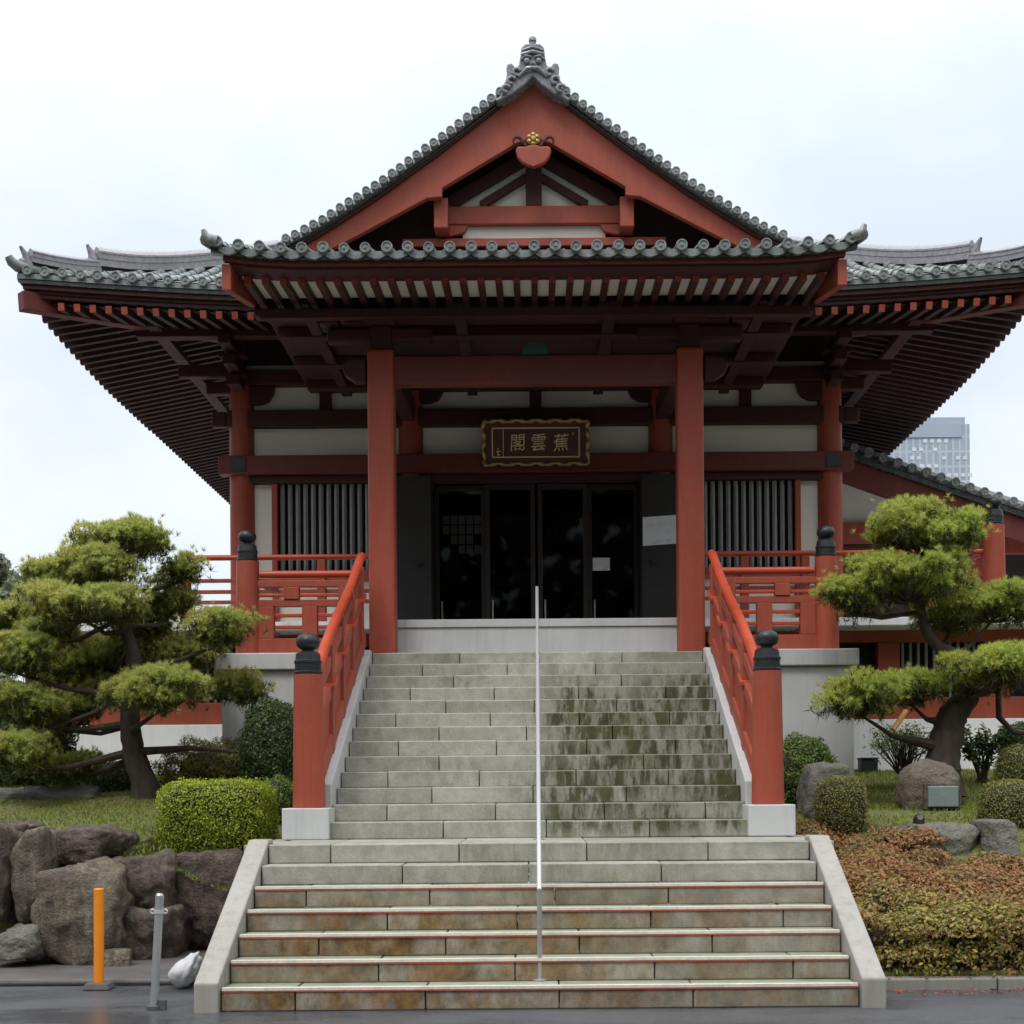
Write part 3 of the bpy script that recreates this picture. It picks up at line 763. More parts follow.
def tile_rib(mb, pts, r=.062, up=.0):
    """row of overlapping half-round cover tiles along pts"""
    out = []
    L = 0; seg = .30
    P = [Vector(p) for p in pts]; n = max(2, int((P[-1] - P[0]).length / seg))
    Q = []
    for i in range(n + 1):
        t = i / n * (len(P) - 1); a = min(int(t), len(P) - 2); Q.append(P[a].lerp(P[a + 1], t - a))
    for a, b in zip(Q[:-1], Q[1:]):
        d = (b - a).normalized(); side = d.cross(Vector((0, 0, 1))).normalized(); u = side.cross(d)
        jt = side * random.uniform(-.006, .006) + u * random.uniform(-.004, .006); a = a + jt; b = b + jt
        vs = []
        for p, rr in ((a, r), (b, r * .86)):
            for k in range(7):
                th = PI * k / 6
                vs.append(p + side * math.cos(th) * rr + u * (math.sin(th) * rr + .012))
        mb.add(vs, [(k, k + 1, k + 8, k + 7) for k in range(6)] + [(6, 5, 4, 3, 2, 1, 0)])
CAPP = [(.064, 0.0), (.066, -.03), (.062, -.045), (.048, -.045), (.044, -.034), (.018, -.034), (.016, -.046), (.002, -.047)]
def end_cap(mb, c, axis, sgn=1, sc=1.0):
    sc *= random.uniform(.95, 1.05); c = Vector(c) + Vector((random.uniform(-.006, .006), 0, random.uniform(-.008, .006))) if axis == 'y' else c
    mb.lathe(c, [(r * sc, h * sgn) for r, h in CAPP], 14, axis)
SP = .225
n = int(XE / SP)
for i in range(-n, n + 1):
    x = i * SP; ye = min(YF + (XE - abs(x)), 11.9)
    if ye - YF > .15:
        tile_rib(roof, [(x, y, zf(x, y)) for y in np.linspace(YF, ye, 8)])
    end_cap(roof, (x, YF - .01, zf(x, YF) + .018), 'y')
for s in (-1, 1):
    y = YF + .2
    while y < YB - .2:
        sx = min(XE - .1, (y - YF)) if y < YG + .05 else XE - .12
        tile_rib(roof, [(s * (XE - q), y, zs(XE - q, y)) for q in np.linspace(0, sx, 14 if sx > 3 else 6)])
        end_cap(roof, (s * (XE + .01), y, zs(XE, y) + .018), 'x', -s)
        y += SP
RF = roof.build('roof', M['tile'], TH, smooth=True)
# eave edge layers (follow the upturned corners)
def eave_band(name, mat, o0, o1, z0, z1, xmin=0.0, back=False):
    """strip following the eave; o0/o1 = inset of outer/inner face, z relative to eave"""
    mb = MB()
    pts = [(x, YF, -1) for x in np.linspace(-XE, XE, 60)]
    def ring(seq, fn):
        vs = []
        for p in seq:
            (xo, yo), (xi, yi) = fn(p)
            l = ZE + lift(*p[:2])
            vs += [(xo, yo, l + z0), (xo, yo, l + z1), (xi, yi, l + z1), (xi, yi, l + z0)]
        n_ = len(seq)
        fs = []
        for i in range(n_ - 1):
            a = i * 4; b = a + 4
            fs += [(a, b, b + 1, a + 1), (a + 1, b + 1, b + 2, a + 2), (a + 2, b + 2, b + 3, a + 3), (a + 3, b + 3, b, a)]
        fs += [(0, 1, 2, 3), ((n_ - 1) * 4 + 3, (n_ - 1) * 4 + 2, (n_ - 1) * 4 + 1, (n_ - 1) * 4)]
        mb.add(vs, fs)
    xs = [(x, YF) for x in np.linspace(-XE, XE, 60)]
    ring(xs, lambda p: ((p[0] * (XE - o0) / XE, YF + o0), (p[0] * (XE - o1) / XE, YF + o1)))
    for s in (-1, 1):
        ys = [(s * XE, y) for y in np.linspace(YF, YB, 60)]
        ring(ys, lambda p: ((s * (XE - o0), p[1] + o0 * max(0, 1 - (p[1] - YF) / 3) + .002), (s * (XE - o1), p[1] + o1 * max(0, 1 - (p[1] - YF) / 3) + .002)))
    return mb.build(name, M[mat], TH)
eave_band('eave_tile_edge', 'tile', .0, .12, -.075, -.012)
eave_band('eave_shade_strip', 'tiledark', .02, .14, -.13, -.078)
eave_band('eave_fascia', 'darkred', .05, .13, -.19, -.132)
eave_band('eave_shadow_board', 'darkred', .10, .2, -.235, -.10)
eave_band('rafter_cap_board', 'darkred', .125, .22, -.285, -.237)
# soffit + rafters
def zso(x, y):
    s_ = min(XE - abs(x), y - YF); return ZE - .30 + .20 * max(0, s_ - .2) + lift(x, y)
mb = MB()
def so_front(u, v):
    y = YF + .2 + v * 2.36; hw = XE - (y - YF); x = -hw + 2 * hw * u; return (x, y, zso(x, y))
grid(mb, so_front, 50, 6)
for s in (-1, 1):
    def so_side(u, v):
        sx = .2 + 2.46 * v; y = YF + sx + (YB - YF - sx) * u ** 1.4
        return (s * (XE - sx), y, zso(XE - sx, y))
    grid(mb, so_side, 40, 6)
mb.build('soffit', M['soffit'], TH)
def rafter(p0, p1, name='eave_rafter', w_=.075, h_=.09, mat='darkred'):
    mb = MB(); mb.bar(p0, p1, w_, h_); d_ = (Vector(p1) - Vector(p0)).normalized()
    mb.m = 1; mb.bar(Vector(p0) - d_ * .012, Vector(p0) - d_ * .0005, w_ + .004, h_ + .004); return mb.build(name, [M[mat], M['red']], TH)  # red end; body colour darkened to carry the eave shade
for i in range(-31, 32):
    x = i * .205
    if abs(x) < 3.3: continue
    ye = min(10.9, YF + XE - abs(x))
    if ye < YF + .45: continue
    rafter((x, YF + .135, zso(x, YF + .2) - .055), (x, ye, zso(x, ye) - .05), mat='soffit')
rest = MB()
for s in (-1, 1):
    j = 0; y = YF + .6
    while y < YB - .4:
        xi = max(4.4, XE - (y - YF))
        p0 = (s * (XE - .135), y, zso(XE - .2, y) - .055); p1 = (s * xi, y, zso(xi, y) - .05)
        if j < 24: rafter(p0, p1, 'eave_rafter', mat='soffit')
        else: rest.bar(p0, p1, .075, .09)
        y += .225; j += 1
tag(rest.build('far_rafters', M['soffit'], TH), kind='stuff')
for s in (-1, 1):    # hip rafters with their square ends
    a = Vector((s * (XE - .03), YF + .03, ZE - .36 + .20)); b = Vector((s * 4.5, 10.75, 8.1))
    mb = MB(); mb.bar(a, b, .17, .24); mb.build('hip_rafter', M['shadered'], TH, bevel=.01)
# eave purlins and bracket clusters
tb('eave_purlin', 'darkred', -5.5, 5.5, 9.93, 10.12, 7.80, 7.95)
for s in (-1, 1):
    tb('side_purlin', 'darkred', s * 5.12, s * 5.30, 9.7, 21, 7.865, 8.035)
    for x in (HX, 1.81):
        for k in range(3):
            tb('bracket_arm', 'darkred', s * x - .09, s * x + .09, 10.75 - .3 * (k + 1), 10.83, 7.28 + k * .2, 7.44 + k * .2, .02)
            tb('bracket_block', 'darkred', s * x - .14 - .06 * k, s * x + .14 + .06 * k, 10.66 - .3 * k, 10.84 - .3 * k, 7.45 + k * .2, 7.53 + k * .2, .02)
    for k in range(2):
        tb('bracket_arm', 'darkred', s * HX, s * (HX + .5 + .4 * k), 10.92, 11.08, 7.28 + k * .25, 7.46 + k * .25, .02)
    tb('beam_nose', 'darkred', s * 4.455, s * (HX + .42), 10.9, 11.04, 6.8, 7.02, .03)
# hip ridges (two tiers) and descending verge
def ridge_sweep(name, pts, w0, h0, mat='ridge', parent=None, endorn=True, sgn=1):
    mb = MB()
    vs = []; P = [Vector(p) for p in pts]
    for i, p in enumerate(P):
        d = (P[min(i + 1, len(P) - 1)] - P[max(0, i - 1)]); d.z = 0; d.normalize(); r_ = Vector((-d.y, d.x, 0))
        for k, (a, h) in enumerate(((1, 0), (1, .72), (.62, .86), (0, 1), (-.62, .86), (-1, .72), (-1, 0))):
            vs.append(p + r_ * a * w0 / 2 + Vector((0, 0, h * h0)))
    n_ = len(P); fs = []
    for i in range(n_ - 1):
        for k in range(6): fs.append((i * 7 + k, i * 7 + k + 1, (i + 1) * 7 + k + 1, (i + 1) * 7 + k))
    fs += [tuple(range(7)), tuple(reversed(range((n_ - 1) * 7, n_ * 7)))]
    mb.add(vs, fs)
    for lv in (.34, .62):      # courses of flat tiles
        q = []
        for i, p in enumerate(P):
            d = (P[min(i + 1, len(P) - 1)] - P[max(0, i - 1)]); d.z = 0; d.normalize(); r_ = Vector((-d.y, d.x, 0))
            q += [p + r_ * (w0 / 2 + .008) + Vector((0, 0, lv * h0)), p + r_ * (w0 / 2 + .008) + Vector((0, 0, lv * h0 + .014)),
                  p - r_ * (w0 / 2 + .008) + Vector((0, 0, lv * h0 + .014)), p - r_ * (w0 / 2 + .008) + Vector((0, 0, lv * h0))]
        f2 = []
        for i in range(n_ - 1):
            a = i * 4; b = a + 4
            f2 += [(a, b, b + 1, a + 1), (a + 1, b + 1, b + 2, a + 2), (a + 2, b + 2, b + 3, a + 3), (a + 3, b + 3, b, a)]
        f2 += [(0, 1, 2, 3), ((n_ - 1) * 4 + 3, (n_ - 1) * 4 + 2, (n_ - 1) * 4 + 1, (n_ - 1) * 4)]
        mb.add(q, f2)
    return mb.build(name, M[mat], parent or RF, smooth=True)
for s in (-1, 1):
    def hip(q, up): return (s * (XE - q), YF + q, zs(XE - q, YF + q) + up)
    def curve(q0, q1, rise, nseg=14):
        return [hip(q, .02 + rise * max(0, 1 - (q - q0) / 1.0) ** 2.2) for q in np.linspace(q0, q1, nseg)]
    r1 = ridge_sweep('hip_ridge', curve(.12, .80, .10), .18, .20)
    r2 = ridge_sweep('hip_ridge', curve(.78, 2.85, .09), .20, .28)
    for q, up, sc in ((.10, .26, .80), (.76, .30, .98)):      # horn-like ridge end tiles
        c = Vector(hip(q, 0)); dv = Vector((s * .707, -.707, 0))
        mb = MB()
        mb.tube([c + dv * -.02 + Vector((0, 0, .03)), c + dv * .0 + Vector((0, 0, .16 * sc)), c + dv * .03 + Vector((0, 0, .28 * sc)), c + dv * .10 + Vector((0, 0, .40 * sc))],
                [.10 * sc, .095 * sc, .055 * sc, .02], 10)
        mb.lathe(c + dv * .07 + Vector((0, 0, .12)), [(.05, .02), (.05, -.02), (.02, -.03)], 12, 'y')
        mb.build('ridge_end_tile', M['orn'], RF, smooth=True)
    c = Vector((s * XE, YF, ZE + .22)); dv = Vector((s * .707, -.707, 0))      # corner eave tile curling up
    mb = MB(); mb.tube([c - dv * .6 + Vector((0, 0, .09)), c - dv * .25 + Vector((0, 0, .06)), c + Vector((0, 0, .06)), c + dv * .08 + Vector((0, 0, .10)), c + dv * .12 + Vector((0, 0, .16))], [.07, .075, .075, .065, .05], 10)
    mb.build('corner_tile', M['tile'], RF, smooth=True)
# main ridge
ridge_sweep('main_ridge', [(0, y, ZE + g(XE) - .08) for y in (11.6, 13, 17, 21)], .34, .42)
# --- gable (laid out at 20.4 m, then carried back to its real distance with its real size)
GK, GDY = 1.054, 1.05
_build = MB.build
def gable_build(mb, *a, **k):
    mb.v = [(p[0] * GK, p[1] + GDY, ZC + (p[2] - ZC) * GK) for p in mb.v]
    return _build(mb, *a, **k)
MB.build = gable_build
GD = 20.55
def gp(px, py, d=GD): p = at(px, py, d); return (p.x, p.z)
def sym(pts): return pts + [(-x, z) for x, z in reversed(pts)]
rake_out = [(0, 11.50), (-.42, 11.17), (-1.30, 10.50), (-2.18, 9.87), (-2.73, 9.52), (-3.04, 9.33), (-3.28, 9.20), (-3.55, 9.08)]
rake_in = [(0, 10.70), (-.24, 10.62), (-1.29, 10.00), (-1.29, 9.88), (-1.50, 9.86), (-2.45, 9.36), (-3.2, 8.98)]
mb = MB()
po = [(x, z) for x, z in reversed(rake_out)] + [(-x, z) for x, z in rake_out[1:]]
pi_ = [(-x, z) for x, z in reversed(rake_in)] + [(x, z) for x, z in rake_in[1:]]
mb.prism(po + pi_, 10.42, 10.54)
mb.build('gable_board', M['red'], TH, bevel=.012)
mb = MB()      # raised upper strip of the bargeboard
for s in (-1, 1):
    po = [(s * -x, z + .055) for x, z in rake_out]; pi_ = [(s * -x, z - .03) for x, z in rake_out]
    mb.prism(po + list(reversed(pi_)), 10.36, 10.418)
mb.build('bargeboard_trim', M['darkred'], TH, bevel=.008)
# verge tiles along the rake
mb = MB()
for s in (-1, 1):
    acc = []
    for (x0, z0), (x1, z1) in zip(rake_out[:-1], rake_out[1:]):
        acc.append((x0, z0))
        for t in (.25, .5, .75): acc.append((x0 + (x1 - x0) * t, z0 + (z1 - z0) * t))
    acc.append(rake_out[-1])
    top = [(s * -x, z + .185) for x, z in acc]; bot = [(s * -x, z + .06) for x, z in acc]
    for i in range(len(acc) - 1):
        (xa, za), (xb, zb) = top[i], top[i + 1]; (xc, zc), (xd, zd) = bot[i], bot[i + 1]
        mb.hexa([(xc, 10.28, zc), (xd, 10.28, zd), (xd, 10.9, zd), (xc, 10.9, zc), (xa, 10.30, za - .03), (xb, 10.30, zb - .03), (xb, 10.9, zb - .03), (xa, 10.9, za - .03)])
    # round tiles
    D = [0]
    for a, b in zip(acc[:-1], acc[1:]): D.append(D[-1] + math.hypot(b[0] - a[0], b[1] - a[1]))
    q = .30
    while q < D[-1]:
        for i in range(len(acc) - 1):
            if D[i] <= q <= D[i + 1]:
                t = (q - D[i]) / (D[i + 1] - D[i]); x = acc[i][0] + (acc[i + 1][0] - acc[i][0]) * t; z = acc[i][1] + (acc[i + 1][1] - acc[i][1]) * t
        mb.tube([(s * -x, 10.24, z + .12), (s * -x, 10.9, z + .125)], .060, 10)
        end_cap(mb, (s * -x, 10.24, z + .12), 'y', 1, .93)
        q += .145
    mb.tube([(s * -x, 10.62, z + .17) for x, z in acc], .07, 8)
mb.build('verge_tiles', M['tile'], RF, smooth=True)
# gable infill
GY = 11.0
mb = MB(); mb.prism(sym([(0, 11.2), (-3.4, 9.2), (-3.4, 8.6)]), GY + .12, GY + .2); mb.build('gable_wall', M['soffit'], TH)
def d21(px, py): p = at(px, py, 21.0); return (p.x, p.z)
mb = MB(); mb.prism(sym([(0, 10.62), (-.30, 10.5), (-1.12, 9.98), (-1.12, 9.93)]), GY + .04, GY + .11); mb.build('gable_plaster', M['white'], TH)
mb = MB(); mb.box(-1.03, 1.03, GY + .0, GY + .11, 9.47, 9.66); mb.build('gable_plaster', M['white'], TH)
mb = MB(); mb.box(-1.30, 1.30, GY - .12, GY + .03, 9.66, 9.92); mb.build('gable_tie_beam', M['red'], TH, bevel=.015)
mb = MB(); mb.box(-1.9, 1.9, GY - .10, GY + .05, 9.35, 9.465); mb.build('gable_sill', M['red'], TH, bevel=.01)
mb = MB(); mb.box(-.115, .115, GY - .10, GY + .03, 9.922, 10.62); mb.build('king_post', M['darkred'], TH, bevel=.01)
for s in (-1, 1):
    mb = MB(); mb.bar((s * .10, GY - .03, 10.36), (s * .76, GY - .03, 9.96), .09, .11); mb.build('diagonal_strut', M['darkred'], TH, bevel=.008)
    mb = MB(); mb.bar((s * -.05, GY - .04, 10.72), (s * 1.40, GY - .04, 9.88), .10, .17); mb.build('gable_rafter', M['darkred'], TH, bevel=.008)
    mb = MB(); mb.box(s * 1.22, s * 1.42, GY - .42, GY + .02, 9.50, 9.93); mb.build('beam_end', M['red'], TH, bevel=.015)
    mb = MB(); mb.prism([(s * 1.22, 9.655), (s * .95, 9.655), (s * 1.0, 9.56), (s * 1.10, 9.52), (s * 1.22, 9.50)], GY - .10, GY - .0); mb.build('bracket_arm', M['red'], TH, bevel=.008)
# pendant with curled horns and gold flower
c = (0, 10.56)
half = [(0, -.25), (-.09, -.235), (-.17, -.19), (-.225, -.12), (-.25, -.04), (-.24, .02), (-.20, .035), (-.10, .03), (-.06, .05), (0, .05)]
mb = MB(); mb.prism([(x, 10.5 + z) for x, z in sym(half[:-1])[:]] , 10.30, 10.40)
PD = mb.build('gable_pendant', M['red'], TH, bevel=.025)
for s in (-1, 1):
    mb = MB(); pts = [(s * .10, 10.33, 10.535), (s * .15, 10.32, 10.60)]
    for t in np.linspace(0, 1, 12):
        a = 2.2 * PI * t * .62; r_ = .085 * (1 - .55 * t)
        pts.append((s * (.235 - r_ * math.cos(a) * .9 + .0), 10.33, 10.60 + r_ * math.sin(a)))
    mb.tube(pts, [.03, .03] + [.026 * (1 - .6 * t) for t in np.linspace(0, 1, 12)], 8); mb.build('curl', M['darkred'], PD, smooth=True)
mb = MB()
for k in range(6):
    a = k * PI / 3 + PI / 6; mb.lathe((.062 * math.cos(a), 10.39, 10.655 + .062 * math.sin(a)), [(.042, 0), (.042, -.03), (.02, -.05), (.003, -.052)], 12, 'y')
mb.lathe((0, 10.39, 10.655), [(.045, 0), (.045, -.045), (.03, -.065), (.003, -.07)], 12, 'y')
mb.build('gold_flower', M['gold'], PD, smooth=True)
# ridge ornament
def op(zx, zy): p = at(470 + zx / 7.877, 20 + zy / 7.877, 20.2); return p
cxo = at(534, 80, 20.2).x
outl = [(500, 200), (440, 202), (410, 230), (402, 300), (392, 360), (372, 395), (335, 352), (300, 358), (292, 390), (296, 440), (282, 500), (262, 570), (240, 610), (205, 640), (225, 655), (330, 600), (440, 520), (500, 455)]
hp = [((zx - 500) / 7.877 * 20.2 / F, op(500, zy).z) for zx, zy in outl]
mb = MB(); mb.prism(sym(hp[:-1])[:len(hp) - 1] + [hp[-1]] + [(-x, z) for x, z in reversed(hp[1:-1])], 10.18, 10.44)
OR = mb.build('ridge_ornament', M['orn'], RF, bevel=.02)
z0 = op(500, 200).z
mb = MB(); mb.lathe((0, 10.28, z0 - .02), [(.05, 0), (.05, .07), (.042, .075), (.056, .09), (.056, .13), (.035, .155), (.004, .165)], 14); mb.build('knob', M['orn'], OR, smooth=True)
mb = MB()
mb.tube([(-.15, 10.18, z0 - .10), (0, 10.17, z0 - .06), (.15, 10.18, z0 - .10)], .022, 8)
mb.tube([(-.15, 10.17, z0 - .16), (0, 10.15, z0 - .13), (.15, 10.17, z0 - .16)], .028, 8)
for s in (-1, 1):
    mb.lathe((s * .085, 10.17, z0 - .255), [(.045, .01), (.04, -.03), (.01, -.05)], 12, 'y')
    mb.tube([(s * .03, 10.16, z0 - .20), (s * .10, 10.13, z0 - .195), (s * .16, 10.17, z0 - .23)], .02, 8)
    mb.tube([(0, 10.14, z0 - .36), (s * .08, 10.13, z0 - .37), (s * .14, 10.16, z0 - .42), (s * .20, 10.17, z0 - .47)], .028, 8)
    for q in range(3):      # scrolled wings
        cx_ = s * (.23 + q * .075); cz = z0 - .42 - q * .12
        pts = [(cx_ + (.07 - .05 * t) * math.cos(s * (5 * t + .5)), 10.16 - .01 * q, cz + (.07 - .05 * t) * math.sin(5 * t + .5)) for t in np.linspace(0, 1, 10)]
        mb.tube(pts, [.026] * 9 + [.015], 7)
mb.lathe((0, 10.16, z0 - .30), [(.035, .01), (.04, -.03), (.012, -.06)], 12, 'y')
mb.build('relief', M['orn'], OR, smooth=True)

MB.build = _build
# --- porch
PX, PYF = 3.47, 5.5
def plift(x): return .09 * min(1, max(0, (abs(x) - 2.4) / 1.1)) ** 2
def zp(x, y): return 7.30 + .275 * (y - PYF) + plift(x)
mb = MB(); grid(mb, lambda u, v: (-PX + 2 * PX * u, PYF + 4.1 * v, zp(-PX + 2 * PX * u, PYF + 4.1 * v)), 40, 6)
n = int(PX / .2255)
for i in range(-n, n + 1):
    x = i * .2255; tile_rib(mb, [(x, PYF, zp(x, PYF)), (x, PYF + 4.1, zp(x, PYF + 4.1))], .062)
    end_cap(mb, (x, PYF - .01, zp(x, PYF) + .028), 'y', 1, .92)
for s in (-1, 1):
    c = Vector((s * (PX + .04), PYF, zp(PX, PYF) + .02))
    mb.tube([c + Vector((0, 3.6, 1.0)), c + Vector((0, .3, .1)), c + Vector((0, 0, .03))], .07, 10)
    mb.tube([c + Vector((-s * .12, -.02, .0)), c + Vector((-s * .02, -.03, .03)), c + Vector((s * .0, -.04, .06)), c + Vector((s * .02, -.05, .12))], [.06, .058, .045, .025], 10)
PR = mb.build('porch_roof', M['tile'], TH, smooth=True)
def pband(name, mat, y0, y1, z0, z1, hw=PX):
    mb = MB(); xs = np.linspace(-hw, hw, 30); vs = []
    for x in xs:
        l = 7.30 + plift(x); vs += [(x, y0, l + z0), (x, y0, l + z1), (x, y1, l + z1), (x, y1, l + z0)]
    fs = []
    for i in range(29):
        a = i * 4; b = a + 4
        fs += [(a, b, b + 1, a + 1), (a + 1, b + 1, b + 2, a + 2), (a + 2, b + 2, b + 3, a + 3), (a + 3, b + 3, b, a)]
    fs += [(0, 1, 2, 3), (119, 118, 117, 116)]
    mb.add(vs, fs); return mb.build(name, M[mat], TH)
# scalloped flat tiles between the round caps
mb = MB()
for i in range(-n, n):
    x = (i + .5) * .2255; l = zp(x, PYF)
    vs = []
    for k in range(7):
        t = -1 + k / 3; xx = x + t * .1127; dz = -.045 * (1 - t * t)
        vs += [(xx, PYF + .0, l + .0), (xx, PYF + .0, l - .035 + dz), (xx, PYF + .05, l + .0), (xx, PYF + .05, l - .035 + dz)]
    fs = []
    for k in range(6):
        a = k * 4; b = a + 4
        fs += [(a, b, b + 1, a + 1), (a + 1, b + 1, b + 3, a + 3)]
    mb.add(vs, fs)
mb.build('drip_tiles', M['tile'], PR)
pband('porch_shade_strip', 'tiledark', PYF + .03, PYF + .12, -.075, -.012)
pband('porch_fascia', 'shadered', PYF + .08, PYF + .16, -.125, -.077, PX - .12)
pband('porch_rafter_board', 'darkred', PYF + .12, PYF + .48, -.155, -.127, PX - .18)
zr = 7.14
for i in range(-16, 17):
    x = i * .197
    rafter((x, PYF + .40, zr - .005), (x, 7.15, zr + .09), 'porch_rafter', .07, .085, 'darkred')
mb = MB(); mb.hexa([(-3.22, 5.93, zr + .045), (3.22, 5.93, zr + .045), (3.22, 6.78, zr + .10), (-3.22, 6.78, zr + .10), (-3.22, 5.93, zr + .07), (3.22, 5.93, zr + .07), (3.22, 6.78, zr + .13), (-3.22, 6.78, zr + .13)])
mb.build('porch_soffit', M['white'], TH)
tb('porch_ceiling', 'soffit', -3.26, 3.26, 6.79, 11.0, 7.30, 7.34, 0)
for x in (-2.7, -.9, .9, 2.7): tb('ceiling_beam', 'soffit', x - .07, x + .07, 6.86, 10.8, 7.19, 7.299, .01)
for y in (8.0, 9.2, 10.3): tb('cross_beam', 'darkred', -3.2, 3.2, y, y + .16, 7.17, 7.296, .01)
for s in (-1, 1):
    for k in range(3): tb('bracket_block', 'darkred', s * (1.815 + .30 * k) - .11, s * (1.815 + .30 * k) + .11, 6.93 - .002 * k, 7.28, 6.99, 7.098, .015) if k else None
tb('porch_rafter_beam', 'darkred', -3.18, 3.18, 6.72, 6.84, 6.99, 7.10, .01)
for s in (-1, 1):
    mb = MB(); mb.prism_x([(5.60, 6.93), (5.60, 7.21), (9.2, 8.17), (9.2, 7.80), (7.0, 7.22)], s * 3.27, s * 3.37)
    mb.build('porch_bargeboard', M['red'], TH, bevel=.01)
    # porch columns, square with chamfered edges
    tb('porch_column', 'red', s * 1.815 - .155, s * 1.815 + .155, 6.95, 7.26, 3.105, 6.70, .035)
    tb('column_head', 'darkred', s * 1.815 - .13, s * 1.815 + .13, 6.99, 7.23, 6.703, 6.983, .02)  # column top, its shade put into a darker red
    mb = MB(); mb.prism([(s * 1.99, 6.34), (s * 2.12, 6.34), (s * 2.24, 6.42), (s * 2.28, 6.52), (s * 2.20, 6.60), (s * 1.99, 6.62)], 7.02, 7.19); mb.build('beam_nose', M['darkred'], TH, bevel=.02)
    tb('capital_block', 'darkred', s * 1.83 - .20, s * 1.83 + .20, 6.90, 7.31, 6.985, 7.10, .03)
    tb('bracket_arm', 'darkred', s * 1.83 - .62, s * 1.83 + .62, 7.02, 7.19, 6.80, 6.98, .04)
    mb = MB(); mb.bar((s * 1.83, 7.2, 6.75), (s * 1.83, 10.9, 7.0), .2, .3); mb.build('rainbow_beam', M['darkred'], TH, bevel=.02)
tb('porch_beam', 'shadered', -1.68, 1.68, 7.0, 7.21, 6.30, 6.635, .025)
tb('porch_purlin', 'darkred', -3.3, 3.3, 7.0, 7.22, 7.11, 7.30, .015)
mb = MB(); mb.prism([(-.16, 6.64), (.16, 6.64), (.14, 6.72), (.10, 6.78), (-.10, 6.78), (-.14, 6.72)], 7.02, 7.12); mb.build('strut_block', M['green'], TH, bevel=.01)

# ------------------------------------------------------------------ hanging plaque
pl = empty('name_plaque', (0, 10.45, 6.13), 'brown lacquered name board with scalloped gold frame and gold characters hanging over the entrance', 'plaque')
cz, hw, hh = 6.445, .735, .29
yb_ = 10.52
def tilt(x, y, z): return (x, y - (z - cz) * .22, z)
def build_tilt(mb, name, mats, parent, **k):
    mb.v = [tilt(*p) for p in mb.v]; return mb.build(name, mats, parent, **k)
mb = MB(); mb.box(-hw, hw, yb_, yb_ + .04, cz - hh, cz + hh); build_tilt(mb, 'board', M['plaque'], pl, bevel=.006)
mb = MB()
def fr(a, b):
    pts = []; a = Vector(a); b = Vector(b); n_ = int((b - a).length / .02)
    nrm_ = Vector((b.z - a.z, 0, a.x - b.x)).normalized()
    rads = []
    for i in range(n_ + 1):
        t = i / n_; ph = t * (b - a).length / .27 * 2 * PI
        pts.append(a.lerp(b, t) + nrm_ * .012 * math.sin(ph)); rads.append(.026 + .008 * math.cos(ph * 2))
    mb.tube(pts, rads, 8)
y_ = yb_ - .012
for a, b in (((-hw, y_, cz - hh), (hw, y_, cz - hh)), ((-hw, y_, cz + hh), (hw, y_, cz + hh)), ((-hw, y_, cz - hh), (-hw, y_, cz + hh)), ((hw, y_, cz - hh), (hw, y_, cz + hh))): fr(a, b)
build_tilt(mb, 'frame', M['gold'], pl, smooth=True)
mb = MB(); iw, ih = .615, .195
for a, b, c, d_ in ((-iw, iw, -ih - .008, -ih + .008), (-iw, iw, ih - .008, ih + .008), (-iw - .008, -iw + .008, -ih, ih), (iw - .008, iw + .008, -ih, ih), (-.465, -.455, -ih, ih)):
    mb.box(a, b, yb_ - .006, yb_ + .001, cz + c, cz + d_)
build_tilt(mb, 'inner_line', M['goldtext'], pl)
def character(ch, x, z, size, bold):
    cu = bpy.data.curves.new('character', 'FONT'); cu.body = ch; cu.size = size; cu.align_x = 'CENTER'; cu.align_y = 'CENTER'
    cu.extrude = .006; cu.offset = bold
    o = bpy.data.objects.new('tmp', cu); COL.objects.link(o)
    bpy.context.view_layer.update()
    dg = bpy.context.evaluated_depsgraph_get()
    me = bpy.data.meshes.new_from_object(o.evaluated_get(dg))
    bpy.data.objects.remove(o)
    # shear a little for a brush-written feel, then stand upright on the board
    vs = np.zeros(len(me.vertices) * 3, np.float32); me.vertices.foreach_get('co', vs); vs = vs.reshape(-1, 3)
    if len(vs):
        c_ = (vs.max(0) + vs.min(0)) / 2; vs[:, :2] -= c_[:2]
    out = [tilt(x + p[0] * .92 + p[1] * .05, yb_ - .004 - p[2], z + p[1] + p[0] * .06) for p in vs]
    org = origin_of(pl)
    for v_, p in zip(me.vertices, out): v_.co = Vector(p) - org
    me.materials.clear(); me.materials.append(M['goldtext'])
    me.name = 'character'
    o = link_mesh('character', me, pl, org)
    return o
for ch, x in (('\u8549', .36), ('\u96f2', .04), ('\u95a3', -.255)):
    character(ch, x, cz, .25, 0.0)
mb = MB()      # small signature strokes, too small to read
for a, b in (((-.545, .0 - .10), (-.525, -.07)), ((-.56, -.12), (-.50, -.115)), ((-.53, -.12), (-.545, -.165)), ((-.545, -.165), (-.505, -.16)), ((.525, .10), (.53, .13))):
    mb.bar((a[0], yb_ - .005, cz + a[1]), (b[0], yb_ - .005, cz + b[1]), .012, .012)
build_tilt(mb, 'signature', M['goldtext'], pl)

